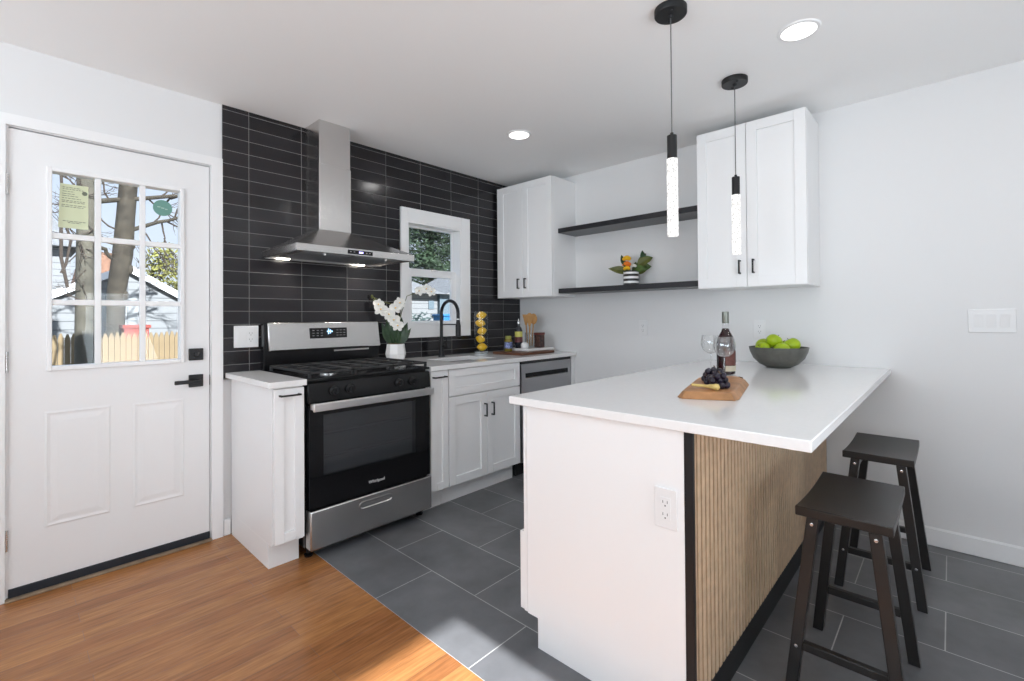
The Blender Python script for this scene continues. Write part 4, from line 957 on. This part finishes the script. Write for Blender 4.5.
def twigs(bm, p, d, L, r, depth):
    q = V3(p)+V3(d)*L; tube(bm, wander(p, q, 4, L*.05), [r*(1-.12*i) for i in range(5)], 5)
    if depth:
        for _ in range(3 if depth > 1 else 2):
            s = random.uniform(.35, 1); nd = (V3(d)+V3((random.uniform(-.8, .8), random.uniform(-.5, .5), random.uniform(-.5, .7)))).normalized()
            twigs(bm, V3(p)+V3(d)*L*s, nd, L*random.uniform(.5, .75), r*.55, depth-1)
t = thing('bare_tree', 'bare mottled tree trunk leaning behind the picket fence', 'tree', (.9, 8.0, GZ_))
bm = bmesh.new(); tube(bm, [(.86, 8, GZ_), (.90, 8, .6), (.955, 8, 1.1), (.965, 8, 1.6), (1.03, 8, 2.1), (1.06, 8, 2.6), (1.10, 8, 3.2), (1.12, 8, 4.2)], [.13, .11, .095, .10, .11, .10, .098, .085], 14)
for x, z in ((1.045, 1.55), (1.095, 1.90), (1.115, 2.22)): ball(bm, (x, 7.97, z), .055, .8, .8, 1.3, 10)
obj('trunk', bm, M['bark'], t)
bm = bmesh.new()
for a, b, r in (((.6, 8, 2.72), (1.75, 7.9, 2.98), .035), ((1.1, 8, 2.42), (1.75, 7.9, 2.72), .028), ((1.1, 8, 3.0), (.5, 8.1, 3.5), .03), ((.72, 7.9, 2.25), (.95, 8, 2.0), .03)): tube(bm, wander(a, b, 6, .02), [r*(1-.06*i) for i in range(7)], 8)
obj('branches', bm, M['bark'], t)
bm = bmesh.new()
for p, d in (((1.3, 8, 2.88), (.6, 0, -.5)), ((1.65, 8, 2.95), (-.2, 0, .9)), ((1.45, 8, 2.58), (.1, 0, -.9)), ((.8, 8, 2.3), (-.5, 0, -.6)), ((.9, 8, 2.78), (-.3, 0, .9)), ((1.6, 8, 2.66), (.3, 0, .9)), ((.7, 8, 2.74), (-.5, 0, .6)), ((.8, 8, 2.75), (-.6, 0, -.3)), ((1.4, 8, 2.9), (.5, 0, .7)), ((1.35, 8, 2.55), (.4, 0, .8)), ((1.5, 8, 2.6), (.5, 0, -.2)), ((1.0, 8, 2.4), (-.7, 0, .5)), ((1.55, 8, 2.92), (.6, 0, .3)), ((1.0, 8, 2.2), (-.9, 0, .2)), ((1.2, 8, 2.5), (.3, 0, -.5))): twigs(bm, p, V3(d).normalized(), .46, .012, 3)
obj('twigs', bm, M['twig'], t)
t = thing('vine_tree', 'pale vine-wrapped tree trunk standing in front of the picket fence', 'tree', (.45, 5.5, GZ_))
bm = bmesh.new(); tube(bm, [(.45, 5.5, GZ_), (.45, 5.5, .8), (.452, 5.5, 1.4), (.462, 5.5, 2.0), (.467, 5.5, 2.6), (.47, 5.5, 4)], [.085, .068, .064, .066, .07, .06], 14); obj('trunk', bm, M['barkg'], t)
bm = bmesh.new()
for i in range(16):
    z = random.uniform(1.2, 2.5); x = .45+random.uniform(-.06, .06); twigs(bm, (x, 5.43, z), V3((random.uniform(-.7, .9), random.uniform(-.3, .05), random.uniform(-.7, .7))).normalized(), .16, .0045, 2)
tube(bm, [(.30, 5.45, 2.45), (.31, 5.45, 2.1), (.36, 5.45, 1.9), (.33, 5.45, 1.7), (.30, 5.45, 1.62)], .010, 8); tube(bm, [(.30, 5.45, 2.1), (.30, 5.45, 1.75), (.34, 5.45, 1.5)], .012, 8)
obj('vine', bm, M['twig'], t)
# garage with gable
t = thing('garage', 'white sided garage with a low gable beyond the picket fence', 'building', (1.35, 10.0, GZ_))
bm = bmesh.new(); pts = [(-.3, 10, GZ_), (3.0, 10, GZ_), (3.0, 10, 1.02), (1.342, 10, 2.05), (-.3, 10, 1.18)]
hexa(bm, pts, [(x, y+2.5, z) for x, y, z in pts]); obj('wall', bm, M['siding'], t, smooth=False)
bm = bmesh.new()
for a, b in (((1.342, 2.09), (-.55, 1.09)), ((1.342, 2.09), (3.2, .94))):
    hexa(bm, [(a[0], 9.93, a[1]), (b[0], 9.93, b[1]), (b[0], 12.6, b[1]), (a[0], 12.6, a[1])], [(a[0], 9.93, a[1]+.05), (b[0], 9.93, b[1]+.05), (b[0], 12.6, b[1]+.05), (a[0], 12.6, a[1]+.05)])
obj('roof', bm, M['roof'], t, smooth=False)
bm = bmesh.new()
for a, b in (((1.342, 2.09), (-.55, 1.09)), ((1.342, 2.09), (3.2, .94))):
    hexa(bm, [(a[0], 9.90, a[1]-.06), (b[0], 9.90, b[1]-.06), (b[0], 9.93, b[1]-.06), (a[0], 9.93, a[1]-.06)], [(a[0], 9.90, a[1]+.06), (b[0], 9.90, b[1]+.06), (b[0], 9.93, b[1]+.06), (a[0], 9.93, a[1]+.06)])
obj('rake_board', bm, M['trim'], t, smooth=False)
t = thing('house', 'tall white sided house with grey roof at the hinge side of the door panes', 'building', (-.6, 13, GZ_))
obj('wall', B((-3, .86, 13, 18, GZ_, 2.68)), M['siding'], t, smooth=False)
bm = bmesh.new(); hexa(bm, [(-3.2, 12.7, 2.69), (.98, 12.7, 2.69), (.98, 18.3, 2.69), (-3.2, 18.3, 2.69)], [(-3.0, 14.8, 4.0), (.35, 14.8, 4.0), (.35, 16.2, 4.0), (-3.0, 16.2, 4.0)]); obj('roof', bm, M['roof'], t, smooth=False)
t = thing('house', 'brown shingled house roof far behind the garage', 'building', (1.9, 16, GZ_))
bm = bmesh.new(); hexa(bm, [(1.3, 16, 2.3), (2.1, 16, 2.3), (2.1, 20, 2.3), (1.3, 20, 2.3)], [(1.45, 16, 2.98), (1.98, 16, 2.98), (1.98, 20, 2.98), (1.45, 20, 2.98)]); obj('roof', bm, M['brownroof'], t, smooth=False)
obj('wall', B((1.35, 2.05, 16.1, 19.9, GZ_, 2.299)), M['siding'], t, smooth=False)
t = thing('shed', 'small red shed top showing over the fence pickets', 'shed', (1.1, 7.7, GZ_))
obj('wall', B((1.00, 1.25, 7.65, 8.0-.12, GZ_, 1.12)), M['redpaint'], t, smooth=False); obj('roof', B((.98, 1.27, 7.63, 7.89, 1.1202, 1.16)), M['redpaint'], t, smooth=False)
def foliage_cloud(c, r, n, size, squash=(1, 1, 1)):
    bm = bmesh.new(); c = V3(c)
    for _ in range(n):
        d = V3((random.gauss(0, 1), random.gauss(0, 1), random.gauss(0, 1))).normalized()*random.uniform(.3, 1)**.6
        p = c+V3((d.x*r*squash[0], d.y*r*squash[1], d.z*r*squash[2])); u = V3((random.gauss(0, 1), random.gauss(0, 1), random.gauss(0, 1))).normalized(); v = u.orthogonal().normalized(); s = size*random.uniform(.6, 1.4)
        bm.faces.new([bm.verts.new(q) for q in (p-u*s, p+v*s*.4, p+u*s, p-v*s*.4)])
    return bm
t = thing('shrub', 'yellow-green leafy shrub beside the garage roof', 'shrub', (2.9, 15.5, GZ_))
obj('foliage', foliage_cloud((2.95, 15.6, 2.35), .75, 1300, .07, (.8, .5, 1.35)), M['bushy'], t, smooth=False)
bm = bmesh.new(); tube(bm, [(2.95, 15.6, GZ_), (2.95, 15.6, 2.2)], .05, 8)
for i in range(7): twigs(bm, (2.3+random.uniform(-.2, .5), 15.6, 2.0), V3((random.uniform(-.3, .3), 0, 1)).normalized(), .7, .02, 2)
obj('stem', bm, M['twig'], t)
t = thing('evergreen_tree', 'large dark evergreen tree filling the upper pane of the kitchen window', 'tree', (10.5, 14, GZ_))
bm = bmesh.new(); tube(bm, [(10.6, 14, GZ_), (10.55, 14, 3), (10.7, 14, 7)], [.22, .17, .08], 10)
for i in range(26):
    z = random.uniform(1.8, 6.5); a = random.uniform(0, 6.28); L = random.uniform(.9, 1.9); tube(bm, wander((10.6, 14, z), (10.6+L*math.cos(a), 14+L*math.sin(a), z+.3), 4, .08), [.05, .04, .03, .02, .012], 6)
obj('trunk', bm, M['bark'], t)
bm = bmesh.new()
for _ in range(150):
    z = random.uniform(1.9, 6.6); rad = 1.95*(1-(z-1.9)/8); a = random.uniform(0, 6.28); q = rad*random.uniform(.3, 1)
    c = V3((10.6+q*math.cos(a), 14+q*math.sin(a), z))
    for _k in range(190):
        d = V3((random.gauss(0, .34), random.gauss(0, .34), random.gauss(0, .17))); p = c+d; u = V3((random.gauss(0, 1), random.gauss(0, 1), random.gauss(-.4, .5))).normalized(); v = u.orthogonal().normalized(); s = random.uniform(.045, .095)
        bm.faces.new([bm.verts.new(x_) for x_ in (p-u*s, p+v*s*.35, p+u*s, p-v*s*.35)])
obj('needles', bm, M['evergreen'], t, smooth=False)
t = thing('garage', 'blue-grey garage with white end wall seen through the kitchen window', 'building', (8, 11, GZ_))
obj('wall', B((5.5, 7.80, 10.0, 10.2, GZ_, 1.85)), M['siding'], t, smooth=False)
obj('side_wall', B((7.802, 10.5, 9.9, 10.1, GZ_, 1.85)), M['bluegrey'], t, smooth=False)
bm = bmesh.new(); hexa(bm, [(5.2, 9.7, 1.8502), (7.85, 9.7, 1.8502), (7.85, 11.7, 1.8502), (5.2, 11.7, 1.8502)], [(5.2, 11.5, 2.36), (7.85, 11.5, 2.36), (7.85, 11.6, 2.36), (5.2, 11.6, 2.36)]); obj('roof', bm, M['roof'], t, smooth=False)
bm = bmesh.new(); hexa(bm, [(7.852, 9.7, 1.8502), (10.6, 9.7, 1.8502), (10.6, 11.7, 1.8502), (7.852, 11.7, 1.8502)], [(9.2, 9.7, 2.5), (9.25, 9.7, 2.5), (9.25, 11.7, 2.5), (9.2, 11.7, 2.5)]); obj('gable_roof', bm, M['roof'], t, smooth=False)
obj('window', B((7.50, 7.68, 9.98, 9.999, 1.46, 1.68)), M['bluegrey'], t, smooth=False)
t = thing('hedge', 'low dark blue-green hedge in front of the garage outside the kitchen window', 'hedge', (6.0, 8.0, GZ_))
obj('foliage', foliage_cloud((5.9, 8.1, .50), 1.0, 4200, .06, (1.1, .35, .86)), mat('blue_green_hedge', (.035, .06, .055), .7, noise=.4, nscale=4), t, smooth=False)
t = thing('waste_bin', 'bright blue waste bin by the hedge outside the kitchen window', 'bin', (6.05, 7.4, GZ_))
bm = bmesh.new(); hexa(bm, [(5.86, 7.3, GZ_), (6.10, 7.3, GZ_), (6.10, 7.55, GZ_), (5.86, 7.55, GZ_)], [(5.82, 7.26, 1.25), (6.14, 7.26, 1.25), (6.14, 7.6, 1.25), (5.82, 7.6, 1.25)]); obj('body', bm, M['bin'], t, bevel=.01)
obj('lid', B((5.80, 6.16, 7.24, 7.62, 1.2505, 1.30)), M['bin'], t, bevel=.01)
